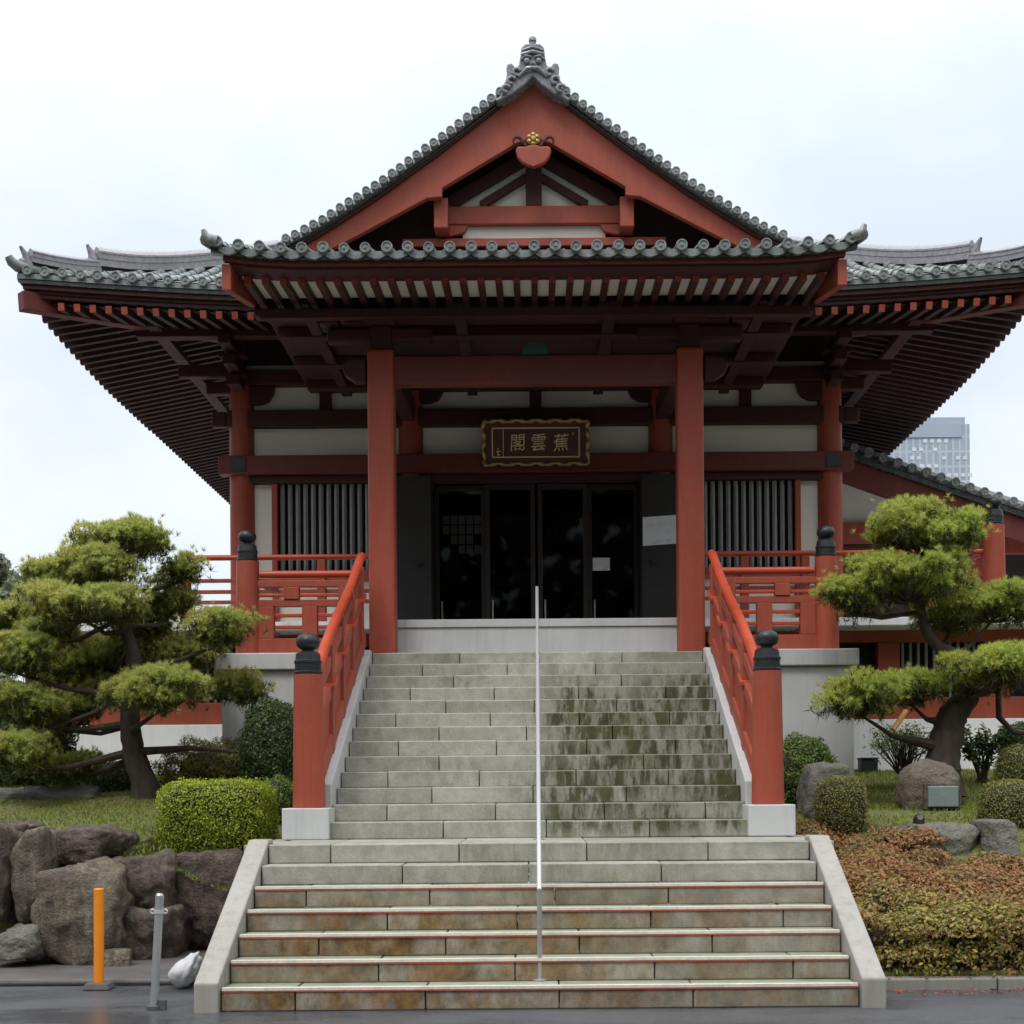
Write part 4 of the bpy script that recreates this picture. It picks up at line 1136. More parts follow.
# notices
a = at(643, 545, 20.62); b = at(677, 516, 20.62)
mb = MB(); mb.hexa([(a.x, 10.64, a.z - .01), (b.x, 10.64, a.z + .02), (b.x, 10.645, a.z + .02), (a.x, 10.645, a.z - .01), (a.x, 10.64, b.z - .01), (b.x, 10.64, b.z + .02), (b.x, 10.645, b.z + .02), (a.x, 10.645, b.z - .01)])
tag(mb.build('notice_sheet', M['paper'], org=(a.x, 10.64, a.z)), 'large white printed sheet fixed to the dark open door beside the right porch column', 'notice')
a = at(593, 570, 21.0); b = at(610, 557, 21.0)
mb = MB(); mb.box(a.x, b.x, 11.063, 11.067, a.z, b.z)
tag(mb.build('notice_sheet', M['paper'], org=(a.x, 11.063, a.z)), 'small white paper stuck on the right hand glass door', 'notice')

# ------------------------------------------------------------------ annex on the right
AN = empty('annex_building', (6.5, 15, 3.7), 'low red and white annex with sloping tiled roof joined to the hall', 'annex')
AY = 13.7
def za(x): return 7.26 - .372 * (x - 4.5) + .006 * (x - 4.5) ** 2
mb = MB(); xs = np.linspace(4.42, 10.5, 20)
grid(mb, lambda u, v: (4.42 + 6.08 * u, AY + 9 * v, za(4.42 + 6.08 * u)), 20, 2)
x = 4.5
while x < 10.4:
    for rr, zz in ((.075, .08),):
        mb.tube([(x, AY - .04, za(x) + zz), (x, AY + .5, za(x) + zz)], rr, 10); end_cap(mb, (x, AY - .04, za(x) + zz), 'y', 1, 1.12)
    x += .235
mb.tube([(x_, AY + .35, za(x_) + .16) for x_ in xs], .09, 8)
yy = AY + .6
while yy < AY + 9: tile_rib(mb, [(4.45, yy, za(4.45)), (7.4, yy, za(7.4)), (10.5, yy, za(10.5))]); yy += .25
mb.build('roof', M['tile'], AN, smooth=True)
def rake(name, mat, y0, y1, t0, t1):
    mb = MB(); mb.prism([(x_, za(x_) - t0) for x_ in xs] + [(x_, za(x_) - t1) for x_ in reversed(xs)], y0, y1); mb.build(name, M[mat], AN, bevel=.01)
rake('roof_edge', 'tiledark', AY + .02, AY + .5, .01, .10)
rake('bargeboard', 'shadered', AY + .10, AY + .22, .105, .50)
rake('soffit', 'soffit', AY + .2, AY + 8, .30, .34)
mb = MB(); mb.prism([(4.45, 3.8), (7.35, 3.8), (7.35, za(7.35) - .35), (4.45, za(4.45) - .35)], 14.5, 14.6); mb.build('wall', M['white'], AN)
for z0, z1 in ((5.62, 5.98),):
    mb = MB(); mb.box(4.45, 7.5, 14.36, 14.52, z0, z1); mb.build('beam', M['red'], AN, bevel=.01)
mb = MB(); mb.box(4.5, 7.3, 14.42, 14.49, 3.8, 5.6); mb.build('window_screen', M['doorframe'], AN)
mb = MB(); mb.box(7.2, 7.48, 14.36, 14.62, 3.8, 6.0); mb.build('corner_post', M['red'], AN, bevel=.02)
mb = MB(); mb.box(7.2, 10.6, 14.4, 14.55, 5.45, 5.72); mb.build('eave_beam', M['red'], AN, bevel=.01)

# ------------------------------------------------------------------ distant buildings
d = 350.0
a = at(884, 520, d); b = at(969.5, 424, d)
TW = empty('office_tower', ((a.x + b.x) / 2, d - 10, 0), 'tall blue grey glass office tower in the distance behind the annex roof', 'tower')
mb = MB(); mb.box(a.x, b.x, d - 10, d + 16, 0, b.z); mb.build('facade', M['tower'], TW)
mb = MB(); mb.box(a.x + 4, b.x - .8, d - 9, d + 14, b.z, b.z + 1.9); mb.box(a.x, b.x - 2.0, d - 10.3, d - 10.01, b.z - 3.2, b.z); mb.build('crown', M['towercap'], TW)
rw = random.Random(5)
for px, py, nwin in ((925, 441, 4), (914, 449.5, 4), (912, 458, 2), (944, 458, 4), (901, 466, 6), (935, 475, 6), (915, 483, 5), (905, 474, 3), (950, 483, 3)):
    for i in range(nwin):
        if rw.random() < .12: continue
        c = at(px + i * 7, py, d)
        mb = MB(); mb.box(c.x - .5, c.x + .5, d - 10.12, d - 10.02, c.z - .42, c.z + .42); mb.build('window', M['brightwin'], TW)
d = 60
a = at(1012, 600, d); b = at(1040, 572, d)
HS = empty('distant_house', (b.x, 50, 0), 'small distant house with grey tiled roof at the right edge', 'house')
mb = MB(); mb.box(a.x + .2, a.x + 6, 50, 56, 0, a.z); mb.build('wall', M['whitewall'], HS)
mb = MB(); mb.prism([(a.x - .4, a.z - .1), (a.x + 3, a.z + 2.0), (a.x + 6.4, a.z - .1)], 49.4, 56.5); mb.build('roof', M['ridge'], HS)

# ------------------------------------------------------------------ rocks
def rock(name, x0, x1, y0, y1, d, depth, mat, label, seed, group=None, pw=3.2, amp=.10, cat='rock', facets=11):
    a = at(x0, y1, d); b = at(x1, y0, d)
    c = Vector(((a.x + b.x) / 2, d + CAMY + depth * .5, (a.z + b.z) / 2)); hs = Vector(((b.x - a.x) / 2, depth * .5, (b.z - a.z) / 2))
    bm = bmesh.new(); bmesh.ops.create_icosphere(bm, subdivisions=5, radius=1)
    rr = random.Random(seed * 17 + 3)
    planes = [(Vector(n_), 1.0) for n_ in ((1, 0, 0), (-1, 0, 0), (0, 1, 0), (0, -1, 0), (0, 0, 1), (0, 0, -1))]
    for q in range(facets):
        n_ = Vector((rr.gauss(0, 1), rr.gauss(0, 1), rr.gauss(0, 1))).normalized()
        planes.append((n_, (abs(n_.x) + abs(n_.y) + abs(n_.z)) * rr.uniform(.62, .86) ))
    kp = 8 + pw * 4 if facets else pw
    for v in bm.verts:
        p = v.co.copy()
        r = sum(max(0.0, p.dot(n_) / d_) ** kp for n_, d_ in planes) ** (-1 / kp)
        w3 = Vector((p.x * r * hs.x, p.y * r * hs.y, p.z * r * hs.z))
        nn = mnoise.fractal(w3 * 3.2 + Vector((seed * 3.1, seed, 0)), .8, 2.1, 6)
        v.co = w3 + p * (nn * amp * .55 + mnoise.fractal(w3 * 11 + Vector((seed, 2, seed)), .7, 2.2, 4) * amp * .13 + (mnoise.ridged_multi_fractal(w3 * 2.3, .9, 2.1, 4, 1.0, 2.0) - 1.0) * amp * .10)
    me = bpy.data.meshes.new(name); bm.to_mesh(me); bm.free(); me.materials.append(M[mat])
    me.polygons.foreach_set('use_smooth', [True] * len(me.polygons))
    o = link_mesh(name, me, None, c)
    return tag(o, label, cat, group)
G1 = 'boulders of the retaining wall'
rock('boulder', -40, 8, 822, 935, 12.6, .9, 'rock', 'dark purple boulder cut by the left edge of the photo', 1, G1)
rock('boulder', 3, 48, 832, 938, 12.55, .9, 'rock2', 'tall grey boulder with a pale yellow lichen stripe at far left', 2, G1)
rock('boulder', -12, 36, 926, 960, 12.2, .6, 'rockgrey', 'low mossy grey boulder at the foot of the wall, far left', 3, G1)
rock('boulder', 36, 116, 826, 866, 12.9, .9, 'rock', 'flat topped boulder lying above the biggest streaked boulder', 4, G1, 2.6)
rock('boulder', 34, 112, 852, 971, 12.35, 1.0, 'rock2', 'biggest boulder, tan with vertical streaks, behind the orange pole', 5, G1)
rock('boulder', 106, 166, 853, 914, 12.9, .9, 'rock', 'upper purple brown boulder right of the orange pole', 6, G1)
rock('boulder', 106, 170, 910, 968, 12.7, .9, 'rock', 'lower rounded brown boulder between orange pole and steel post', 7, G1)
rock('boulder', 163, 248, 852, 954, 13.3, 1.0, 'rock', 'dark square boulder below the clipped hedge, beside the stair curb', 8, G1)
rock('boulder', -10, 26, 824, 846, 13.3, .7, 'rock', 'small dark boulder on top of the wall at far left', 9, G1, 2.6)
rock('stone', 100, 128, 950, 974, 12.25, .2, 'rock2', 'small tan stone wedged at the foot of the orange pole', 10, None, 2.4, .04, 'stone')
rock('stone', -20, 92, 784, 812, 15.6, .6, 'rockgrey', 'long low dark stone ledge on the lawn below the left pine', 11, None, 3, .06, 'stone')
rock('stone', 803, 853, 764, 832, 14.4, .6, 'rockgrey', 'tall mossy grey upright stone beside the right newel post', 12, None, 2.0, .08, 'stone')
rock('stone', 914, 986, 824, 862, 13.6, .6, 'rockgrey', 'broad mossy grey stone half sunk below the memorial rock', 13, None, 3, .07, 'stone')
rock('stone', 986, 1022, 821, 860, 13.5, .5, 'rockgrey', 'small square grey stone at the right edge above the azaleas', 14, None, 3, .06, 'stone')
rock('stone', 884, 914, 826, 842, 13.7, .4, 'rock', 'small flat dark stone above the azalea bed', 15, None, 2.4, .04, 'stone')
mo = rock('memorial_rock', 904, 966, 761, 822, 14.9, .5, 'memorial', 'rounded brown memorial rock with a green bronze plate on the right lawn', 16, None, 2.7, .06, 'memorial', 0)
a = at(927, 807, 14.86); b = at(957, 786, 14.86)
mb = MB(); mb.box(a.x, b.x, 4.80, 5.05, a.z, b.z); mb.build('plate', M['plate'], mo, bevel=.01)
mb = MB(); mb.box(a.x - .03, b.x + .03, 4.84, 5.05, a.z - .03, b.z + .03); mb.build('plate_recess', M['rock'], mo, bevel=.01)
# low spotlight
c = at(919, 824, 13.9)
e = empty('garden_spotlight', c, 'small dark domed spotlight on the grass in front of the memorial rock', 'spotlight')
mb = MB(); mb.lathe(c, [(.055, -.02), (.055, .05), (.05, .07), (.035, .09), (.005, .10)], 16); mb.build('housing', M['black'], e, smooth=True)
mb = MB(); mb.lathe(c + Vector((0, -.045, .065)), [(.026, 0), (.026, -.012), (.004, -.014)], 12, 'y'); mb.build('lens', M['rockpale'], e)
# dark box by the white wall
a = at(862, 774, 18.8); b = at(878, 759, 18.8)
mb = MB(); mb.box(a.x, b.x, 8.8, 9.05, a.z - .1, b.z); mb.box(a.x - .01, b.x + .01, 8.78, 9.06, b.z, b.z + .02)
tag(mb.build('utility_box', M['black'], bevel=.008, org=(a.x, 8.8, a.z)), 'dark utility box standing at the white base wall on the right', 'utility box')

# ------------------------------------------------------------------ poles and bag
c = at(99, 986, 11.2); c.z = 0.0
e = empty('orange_pole', c, 'bright orange plastic marker pole on a grey rubber base', 'bollard')
mb = MB(); mb.tube([c + Vector((0, 0, .05)), c + Vector((.005, 0, .78))], .039, 18); mb.build('pole', M['orange'], e, smooth=True, bevel=.006)
mb = MB(); mb.hexa([c + Vector(p) for p in ((-.105, -.10, .003), (.105, -.10, .003), (.105, .10, .003), (-.105, .10, .003), (-.085, -.08, .055), (.085, -.08, .055), (.085, .08, .055), (-.085, .08, .055))]); mb.build('base', M['rubber'], e, bevel=.01)
c = at(154, 1007, 10.1); c.z = 0.0
e = empty('steel_post', c, 'leaning silver steel chain post with rings near the stair curb', 'bollard')
ax = Vector((.055, .01, 1)).normalized()
mb = MB(); mb.tube([c, c + ax * .80], .029, 18); mb.tube([c + ax * .80, c + ax * .815], [.029, .02], 18); mb.build('tube', M['galv'], e, smooth=True)
mb = MB(); mb.tube([c + ax * .675, c + ax * .70], .034, 16); mb.build('collar', M['steel'], e, smooth=True)
for sx in (-1, 1):
    mb = MB(); q = c + ax * .688 + Vector((sx * .044, 0, 0))
    mb.tube([q + Vector((.014 * math.cos(t), .0, .014 * math.sin(t))) for t in np.linspace(0, 2 * PI, 14)], .006, 6, False); mb.build('ring', M['steel'], e, smooth=True)
mb = MB(); mb.lathe(c, [(.05, .0), (.05, .03), (.037, .035)], 16); mb.box(c.x + .035, c.x + .085, c.y - .02, c.y + .02, 0.002, .07); mb.build('foot', M['rubber'], e)
# white sack
c = at(186, 985, 11.25); c.z = .13
bm = bmesh.new(); bmesh.ops.create_icosphere(bm, subdivisions=4, radius=1)
for v in bm.verts:
    p = v.co.copy(); z = p.z
    k = 1 - .35 * max(0, z)
    q = Vector((p.x * .17 * k + .10 * max(0, z), p.y * .20 * k, p.z * .19 + (.08 * max(0, p.x) * 1)))
    q *= .70; q += p * (.022 * mnoise.noise(p * 2.2) + .006 * mnoise.noise(p * 5))
    if q.z < -.125: q.z = -.125
    v.co = q
me = bpy.data.meshes.new('sack'); bm.to_mesh(me); bm.free(); me.materials.append(M['bag']); me.polygons.foreach_set('use_smooth', [True] * len(me.polygons))
o = link_mesh('sack', me, None, c + Vector((-.01, 0, 0)))
tag(o, 'white cloth sack slumped against the left stair curb', 'sack')

# ------------------------------------------------------------------ plants
def sample_ellipsoid(N, rng, c, h, lo=-1.0, shell=(.82, 1.04), pw=2.0, seed=0, lump=.08):
    n = unit(rng.normal(0, 1, (int(N * 2.2), 3))); n = n[n[:, 2] > lo][:N]
    k = (np.abs(n) ** pw).sum(1) ** (-1 / pw)
    r = rng.uniform(shell[0], shell[1], len(n)) * np.where(rng.uniform(0, 1, len(n)) < .05, rng.uniform(1.0, 1.09, len(n)), 1)
    ph = seed * 1.7
    bumpy = 1 + lump * (np.sin(n[:, 0] * 9 + ph) * np.sin(n[:, 1] * 8 + ph * 2) + np.sin(n[:, 2] * 11 + n[:, 0] * 7 + ph))
    p = n * (k * r * bumpy)[:, None] * np.array(h) + np.array(c)
    nn = unit(n / np.array(h) * min(h))
    return p, nn

def core_mesh(c, h, pw, sc, lo=-.95):
    bm = bmesh.new(); bmesh.ops.create_icosphere(bm, subdivisions=3, radius=1)
    vs = []
    for v in bm.verts:
        p = v.co; k = (abs(p.x) ** pw + abs(p.y) ** pw + abs(p.z) ** pw) ** (-1 / pw)
        q = p * k * sc * (1 + .06 * mnoise.noise(p * 3)); q.z = max(q.z, lo)
        vs.append((c[0] + q.x * h[0], c[1] + q.y * h[1], c[2] + q.z * h[2]))
    fs = [[v.index for v in f.verts] for f in bm.faces]; bm.free()
    return np.array(vs), np.array(fs)

def shrub(name, x0, x1, y0, y1, d, depth, mat, label, N, leaf, seed, pw=2.0, core=.86, cat='shrub', lo=-.9, shell=(.80, 1.04), lump=.06, group=None, aspect=.55):
    rng = np.random.default_rng(seed)
    a = at(x0, y1, d); b = at(x1, y0, d)
    c = ((a.x + b.x) / 2, d + CAMY + depth / 2, (a.z + b.z) / 2); h = ((b.x - a.x) / 2, depth / 2, (b.z - a.z) / 2)
    p, n = sample_ellipsoid(N, rng, c, h, lo, shell, pw, seed, lump)
    v, f = leaf_quads(p, n, leaf, aspect, rng)
    org = Vector((c[0], c[1], a.z))
    o = np_mesh(name, v, f, M[mat], None, org)
    tag(o, label, cat, group)
    if core:
        cv, cf = core_mesh(c, h, pw, core)
        np_mesh('dark_core', cv, cf, M['core'], o, org)  # solid dark core added to stop light inside the shrub
    return o
shrub('clipped_hedge', 151, 262, 780, 860, 13.5, 1.0, 'boxleaf', 'bright yellow green clipped box hedge on the boulder wall', 30000, .027, 1, 5.0, .90, lump=.02, lo=-.99, cat='hedge', shell=(.86, 1.03))
shrub('round_shrub', 254, 292, 776, 828, 14.4, .55, 'midleaf', 'small round green shrub between the clipped hedge and the left newel', 5000, .026, 2, 2.4)
shrub('round_shrub', 234, 302, 698, 800, 15.3, .9, 'darkleaf', 'large dark rounded shrub behind the left newel post', 12000, .036, 3, 2.6)
shrub('low_shrub', 148, 252, 738, 800, 15.6, 1.0, 'olive', 'loose olive low shrub right of the left pine trunk', 12000, .05, 4, 2.2, .6, aspect=.2, lump=.14)
shrub('low_hedge', 46, 134, 762, 804, 16.6, .8, 'darkleaf', 'dark low mounded hedge behind the left pine trunk', 5000, .045, 5, 2.6)
shrub('low_shrub', -40, 60, 700, 800, 16.8, 1.0, 'darkleaf', 'dark bushy shrub at the left edge under the pine', 6000, .06, 6, 2.2)
shrub('round_shrub', 776, 842, 734, 815, 15.2, .8, 'midleaf', 'rounded green shrub with bright top behind the right newel post', 12000, .03, 7, 2.4)
shrub('barrel_shrub', 822, 871, 776, 840, 13.8, .5, 'olive', 'bronze green barrel shaped clipped shrub right of the staircase', 11000, .022, 8, 3.6, .9, lump=.02)
shrub('barrel_shrub', 990, 1046, 780, 840, 13.9, .6, 'olive', 'rounded olive clipped shrub cut by the right edge', 11000, .022, 9, 3.0, .9, lump=.02)
shrub('round_shrub', 1006, 1050, 744, 800, 15.2, .6, 'olive', 'smaller clipped shrub above the olive one at the right edge', 7000, .024, 10, 2.6, .9, lump=.02)
shrub('round_shrub', 1004, 1060, 722, 760, 17.2, .6, 'darkleaf', 'dark green shrub against the white wall at far right', 2500, .05, 21, 2.4, .88)
def stem_plant(name, x0, x1, y0, y1, d, mat, label, nst, nl, leaf, seed, aspect=.4, lo=.0):
    rng = np.random.default_rng(seed); rr = random.Random(seed)
    a = at(x0, y1, d); b = at(x1, y0, d); w_ = (b.x - a.x) / 2; cx_ = (a.x + b.x) / 2; y = d + CAMY
    base = Vector((cx_, y, a.z - .1)); e = empty(name, base, label, 'shrub')
    mb = MB(); tips = []
    for i in range(nst):
        t = Vector((cx_ + rr.uniform(-w_, w_), y + rr.uniform(-w_, w_) * .7, a.z + (b.z - a.z) * rr.uniform(.6, 1)))
        m_ = base.lerp(t, .5) + Vector((rr.uniform(-.08, .08), 0, rr.uniform(-.03, .1)))
        mb.tube([base + Vector((rr.uniform(-.06, .06), 0, 0)), m_, t], [.014, .010, .004], 5)
        for q in range(6): tips.append(m_.lerp(t, rr.uniform(lo, 1.05)))
    mb.build('stems', M['bark'], e)
    tp = np.array([tuple(p) for p in tips]); idx = rng.integers(0, len(tp), nl)
    p = tp[idx] + rng.normal(0, w_ * .14, (nl, 3)); v, f = leaf_quads(p, np.tile([0, -.3, 1.0], (nl, 1)), leaf, aspect, rng)
    np_mesh('leaves', v, f, M[mat], e, base)
stem_plant('open_shrub', 872, 936, 728, 776, 17.2, 'midleaf', 'open twiggy shrub with a flat leafy top left of the right pine trunk', 40, 2200, .045, 11, lo=.55)
stem_plant('leafy_shrub', 964, 1000, 726, 776, 17.6, 'darkleaf', 'small dark glossy leafed shrub against the white wall right of the pine trunk', 14, 900, .075, 12)

# azalea bed
rng = np.random.default_rng(33)
def az_base(x, y): return .50 + .20 * (y - 1.1)
rd = random.Random(91); DOM = []
y_ = .93
while y_ < 4.25:
    x_ = 2.45 + rd.uniform(0, .2)
    while x_ < 7.6:
        cx_, cy_ = x_ + rd.uniform(-.1, .1), max(1.12, y_ + rd.uniform(-.1, .1)); r_ = rd.uniform(.17, .32)
        if not (cy_ > 3.2 and cx_ > 3.7): DOM.append((cx_, cy_, az_base(cx_, cy_) - .08 + rd.uniform(-.06, .05), r_))
        x_ += rd.uniform(.24, .42)
    y_ += .30
x_ = 2.46
while x_ < 7.6:      # low skirts of the bushes spilling over the kerb
    DOM.append((x_, 1.03 + rd.uniform(-.03, .05), rd.uniform(.17, .26), rd.uniform(.15, .21))); x_ += rd.uniform(.13, .22)
    DOM.append((x_, 1.14 + rd.uniform(-.03, .05), rd.uniform(.32, .42), rd.uniform(.16, .22))); x_ += rd.uniform(.08, .16)
def az_top(x, y):
    h = 0
    for cx_, cy_, cz_, r_ in DOM:
        d2 = ((x - cx_) ** 2 + (y - cy_) ** 2) / (r_ * r_)
        if d2 < 1.7: h = max(h, cz_ + r_ * .6 * (math.sqrt(max(0, 1 - d2)) - .25) - max(0, d2 - 1) * .25)
    return h
PP, NN, GG = [], [], []
for cx_, cy_, cz_, r_ in DOM:
    k = int(16500 * r_ * r_)
    nn = unit(rng.normal(0, 1, (k, 3)) + np.array([0, -.25, .35])); nn = nn[nn[:, 2] > -.75]
    low = nn[:, 2] < 0
    pp = np.array([cx_, cy_, cz_]) + nn * r_ * rng.uniform(.72, 1.08, (len(nn), 1)) * np.array([1, 1, .62])
    pp[low, 2] -= rng.uniform(0, .38, low.sum())
    PP.append(pp); NN.append(nn)
    gs = math.sin(cx_ * 2.1 + 1.5) * .7 + math.sin(cy_ * 2.7 + cx_ * 1.4) * .7 + (1.75 - cy_) * .75
    GG.append(gs + rng.normal(0, .55, len(nn)) + nn[:, 2] * .2 > 1.2)
p = np.concatenate(PP); nn = np.concatenate(NN); green = np.concatenate(GG).astype(np.int32)
hr = np.array([h_right(a_, b_) for a_, b_ in p[:, :2]])
kp_ = (p[:, 2] > hr - .02) & (p[:, 1] > .80) & (p[:, 0] > 2.39); p = p[kp_]; nn = nn[kp_]; green = green[kp_]
v, f = leaf_quads(p, nn + np.array([0, -.1, .5]), .042, .5, rng)
az = np_mesh('azalea_bed', v, f, [M['azalea'], M['azalgreen']], None, (2.4, 1, 0), green)
tag(az, 'bed of low bronze and yellow green azalea bushes beside the right stair curb', 'azaleas', kind='stuff')
mb = MB()
nxg, nyg = 40, 26
def azcore(u, v_):
    x = 2.42 + 5.2 * u; y = .965 + 3.25 * v_
    hh_ = max(h_right(x, y) - .04, az_top(x, y) - .14 - .35 * max(0, 1 - (y - .96) / .4)) if y > 1.0 else h_right(x, y) - .04
    return (x, y, hh_)
grid(mb, azcore, 110, 70)
mb.build('azalea_dark_core', M['core'], az, org=(2.4, 1, 0))  # dark filler sheet added under the leaves to stop light
# fallen leaves along the kerb
N = 420
p = np.stack([rng.uniform(2.4, 7, N), .72 + rng.normal(0, .09, N), np.zeros(N)], 1); p[:, 2] = np.where((p[:, 1] > .80) & (p[:, 1] < .95), .09, .006)
v, f = leaf_quads(p, np.tile([0, 0, 3.0], (N, 1)), .035, .6, rng)
tag(np_mesh('fallen_leaves', v, f, M['redleaf']), 'scatter of reddish fallen leaves along the kerb below the azaleas', 'leaves', kind='stuff')
# lawns
def lawn(label, x0, x1, y0, y1, fn, N, seed, cond=None, length=.045):
    rng = np.random.default_rng(seed)
    x = rng.uniform(x0, x1, N); y = rng.uniform(y0, y1, N)
    if cond is not None:
        k = cond(x, y, rng); x = x[k]; y = y[k]
    z = np.array([fn(a, b) for a, b in zip(x, y)]); n_ = len(x)
    base = np.stack([x, y, z - .01], 1); dirv = unit(np.stack([rng.normal(0, .5, n_), rng.normal(0, .5, n_), np.ones(n_)], 1)) * (length * rng.uniform(.5, 1.4, n_))[:, None]
    side = unit(np.cross(dirv, rng.normal(0, 1, (n_, 3)))) * .009
    v = np.stack([base - side, base + side, base + dirv], 1).reshape(-1, 3); f = np.arange(n_ * 3).reshape(-1, 3)
    tag(np_mesh('lawn_grass', v, f, M['grass']), label, 'grass', kind='stuff')
def patchy(x, y, r): return np.sin(x * 1.9 + 1) * np.sin(y * 2.3) + .6 * np.sin(x * 4.3 + y * 3.1) + r.normal(0, .5, len(x)) > -.75
lawn('short mossy grass on the left garden slope above the boulders', -8.5, -2.5, 3.2, 9.5, h_left, 45000, 41, patchy)
lawn('short green grass around the memorial rock on the right slope', 2.5, 8.5, 3.6, 9.6, h_right, 45000, 42, lambda x, y, r: patchy(x, y, r) | (y < 4.6))

# ------------------------------------------------------------------ pines
def needles(c, dirs, L, wd, per, rng):
    N = len(c)
    cc = np.repeat(c, per, 0); dd = np.repeat(dirs, per, 0)
    d_ = unit(dd + rng.normal(0, .75, (N * per, 3)))
    ln = (L * rng.uniform(.7, 1.2, N * per))[:, None]
    side = unit(np.cross(d_, np.array([0, 0, 1.0]) + rng.normal(0, .35, (N * per, 3)))) * wd
    b0 = cc + d_ * ln * .08
    v = np.stack([b0 - side, b0 + side, cc + d_ * ln], 1).reshape(-1, 3)
    return v, np.arange(N * per * 3).reshape(-1, 3)

def pine(label, trunk, tr, pads, mat, seed, extra=()):
    rng = np.random.default_rng(seed); rr = random.Random(seed)
    T = [at(*p) for p in trunk]
    base = T[0]
    e = empty('pine_tree', base, label, 'tree')
    # smooth trunk
    pts, rad = [], []
    for i in range(len(T) - 1):
        p0, p1, p2, p3 = T[max(0, i - 1)], T[i], T[i + 1], T[min(len(T) - 1, i + 2)]
        for t in np.linspace(0, 1, 6, endpoint=False):
            q = .5 * ((2 * p1) + (p2 - p0) * t + (2 * p0 - 5 * p1 + 4 * p2 - p3) * t * t + (3 * p1 - p0 - 3 * p2 + p3) * t ** 3)
            pts.append(q + Vector((rr.uniform(-.012, .012), rr.uniform(-.012, .012), 0))); rad.append((tr[i] * (1 - t) + tr[i + 1] * t) * rr.uniform(.93, 1.08))
    pts.append(T[-1]); rad.append(tr[-1])
    pts[0] = pts[0] - Vector((0, 0, .25)); rad[0] *= 1.35; rad[1] *= 1.12
    mb = MB(); mb.tube(pts, rad, 14)
    for br in extra:
        B = [at(*p[:3]) for p in br]; mb.tube(B, [p[3] for p in br], 8)
    pad_objs = []
    for (px, py, rx, ry, d, n, dens) in pads:
        c = at(px, py, d); sx = rx * d / F; sz = ry * 1.0 * d / F; sy = min(sx, .75) * .85; n = int(n * 1.3)
        # limb from nearest trunk point
        j = min(range(len(pts)), key=lambda i: (pts[i] - (c - Vector((0, 0, .25)))).length)
        a = pts[j]; low = c - Vector((0, 0, sz * .75))
        m_ = a.lerp(low, .55) + Vector((rr.uniform(-.08, .08), rr.uniform(-.06, .06), -.06))
        mb.tube([a, m_, low], [max(.022, rad[j] * .45), .026, .016], 8)
        # lumps
        lumps = []
        for q in range(n):
            ang = rr.uniform(0, 2 * PI); r_ = math.sqrt(rr.random())
            lx, ly = math.cos(ang) * r_ * .72, math.sin(ang) * r_ * .72
            top = math.sqrt(max(0, 1 - lx * lx - ly * ly))
            lz = top * rr.uniform(-.45, .8) - .05
            lumps.append((Vector((c.x + lx * sx, c.y + ly * sy, c.z + lz * sz)), rr.uniform(.12, .21) * (.75 + .4 * min(1, sx / .6))))
        P, Dn = [], []
        for lc, lr in lumps:
            mb.tube([low, low.lerp(lc, .55) + Vector((0, 0, -.04)), lc], [.014, .009, .005], 5)
            k = int(dens * 2.1 * lr / .22)
            nn = unit(rng.normal(0, 1, (k, 3)) + np.array([0, 0, .45]))
            nn = nn[nn[:, 2] > -.35]
            pp = np.array(lc) + nn * lr * rng.uniform(.55, 1.0, len(nn))[:, None] * np.array([1.15, 1.0, .72])
            P.append(pp); Dn.append(unit(nn * .9 + np.array([0, 0, .35])))
        for lc, lr in lumps[::2]:
            o_ = unit(rng.normal(0, 1, (5, 3)) * np.array([1, 1, .5]) + np.array([0, 0, .25])); P.append(np.array(lc) + o_ * lr * rng.uniform(1.1, 1.45, (5, 1)) * np.array([1.15, 1, .8])); Dn.append(unit(o_ + np.array([0, 0, .5])))
        P = np.concatenate(P); Dn = np.concatenate(Dn)
        v, f = needles(P, Dn, .060, .0036, 24, rng)
        po = np_mesh('foliage_pad', v, f, M[mat], e, c)
        # dark needles inside and below, pad shade put into their colour
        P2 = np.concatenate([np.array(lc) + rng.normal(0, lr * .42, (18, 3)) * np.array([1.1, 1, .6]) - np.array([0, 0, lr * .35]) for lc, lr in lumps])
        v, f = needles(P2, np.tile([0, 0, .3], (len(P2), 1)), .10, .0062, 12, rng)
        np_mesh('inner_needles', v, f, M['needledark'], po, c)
    mb.build('trunk', M['bark'], e, smooth=True)
    return e
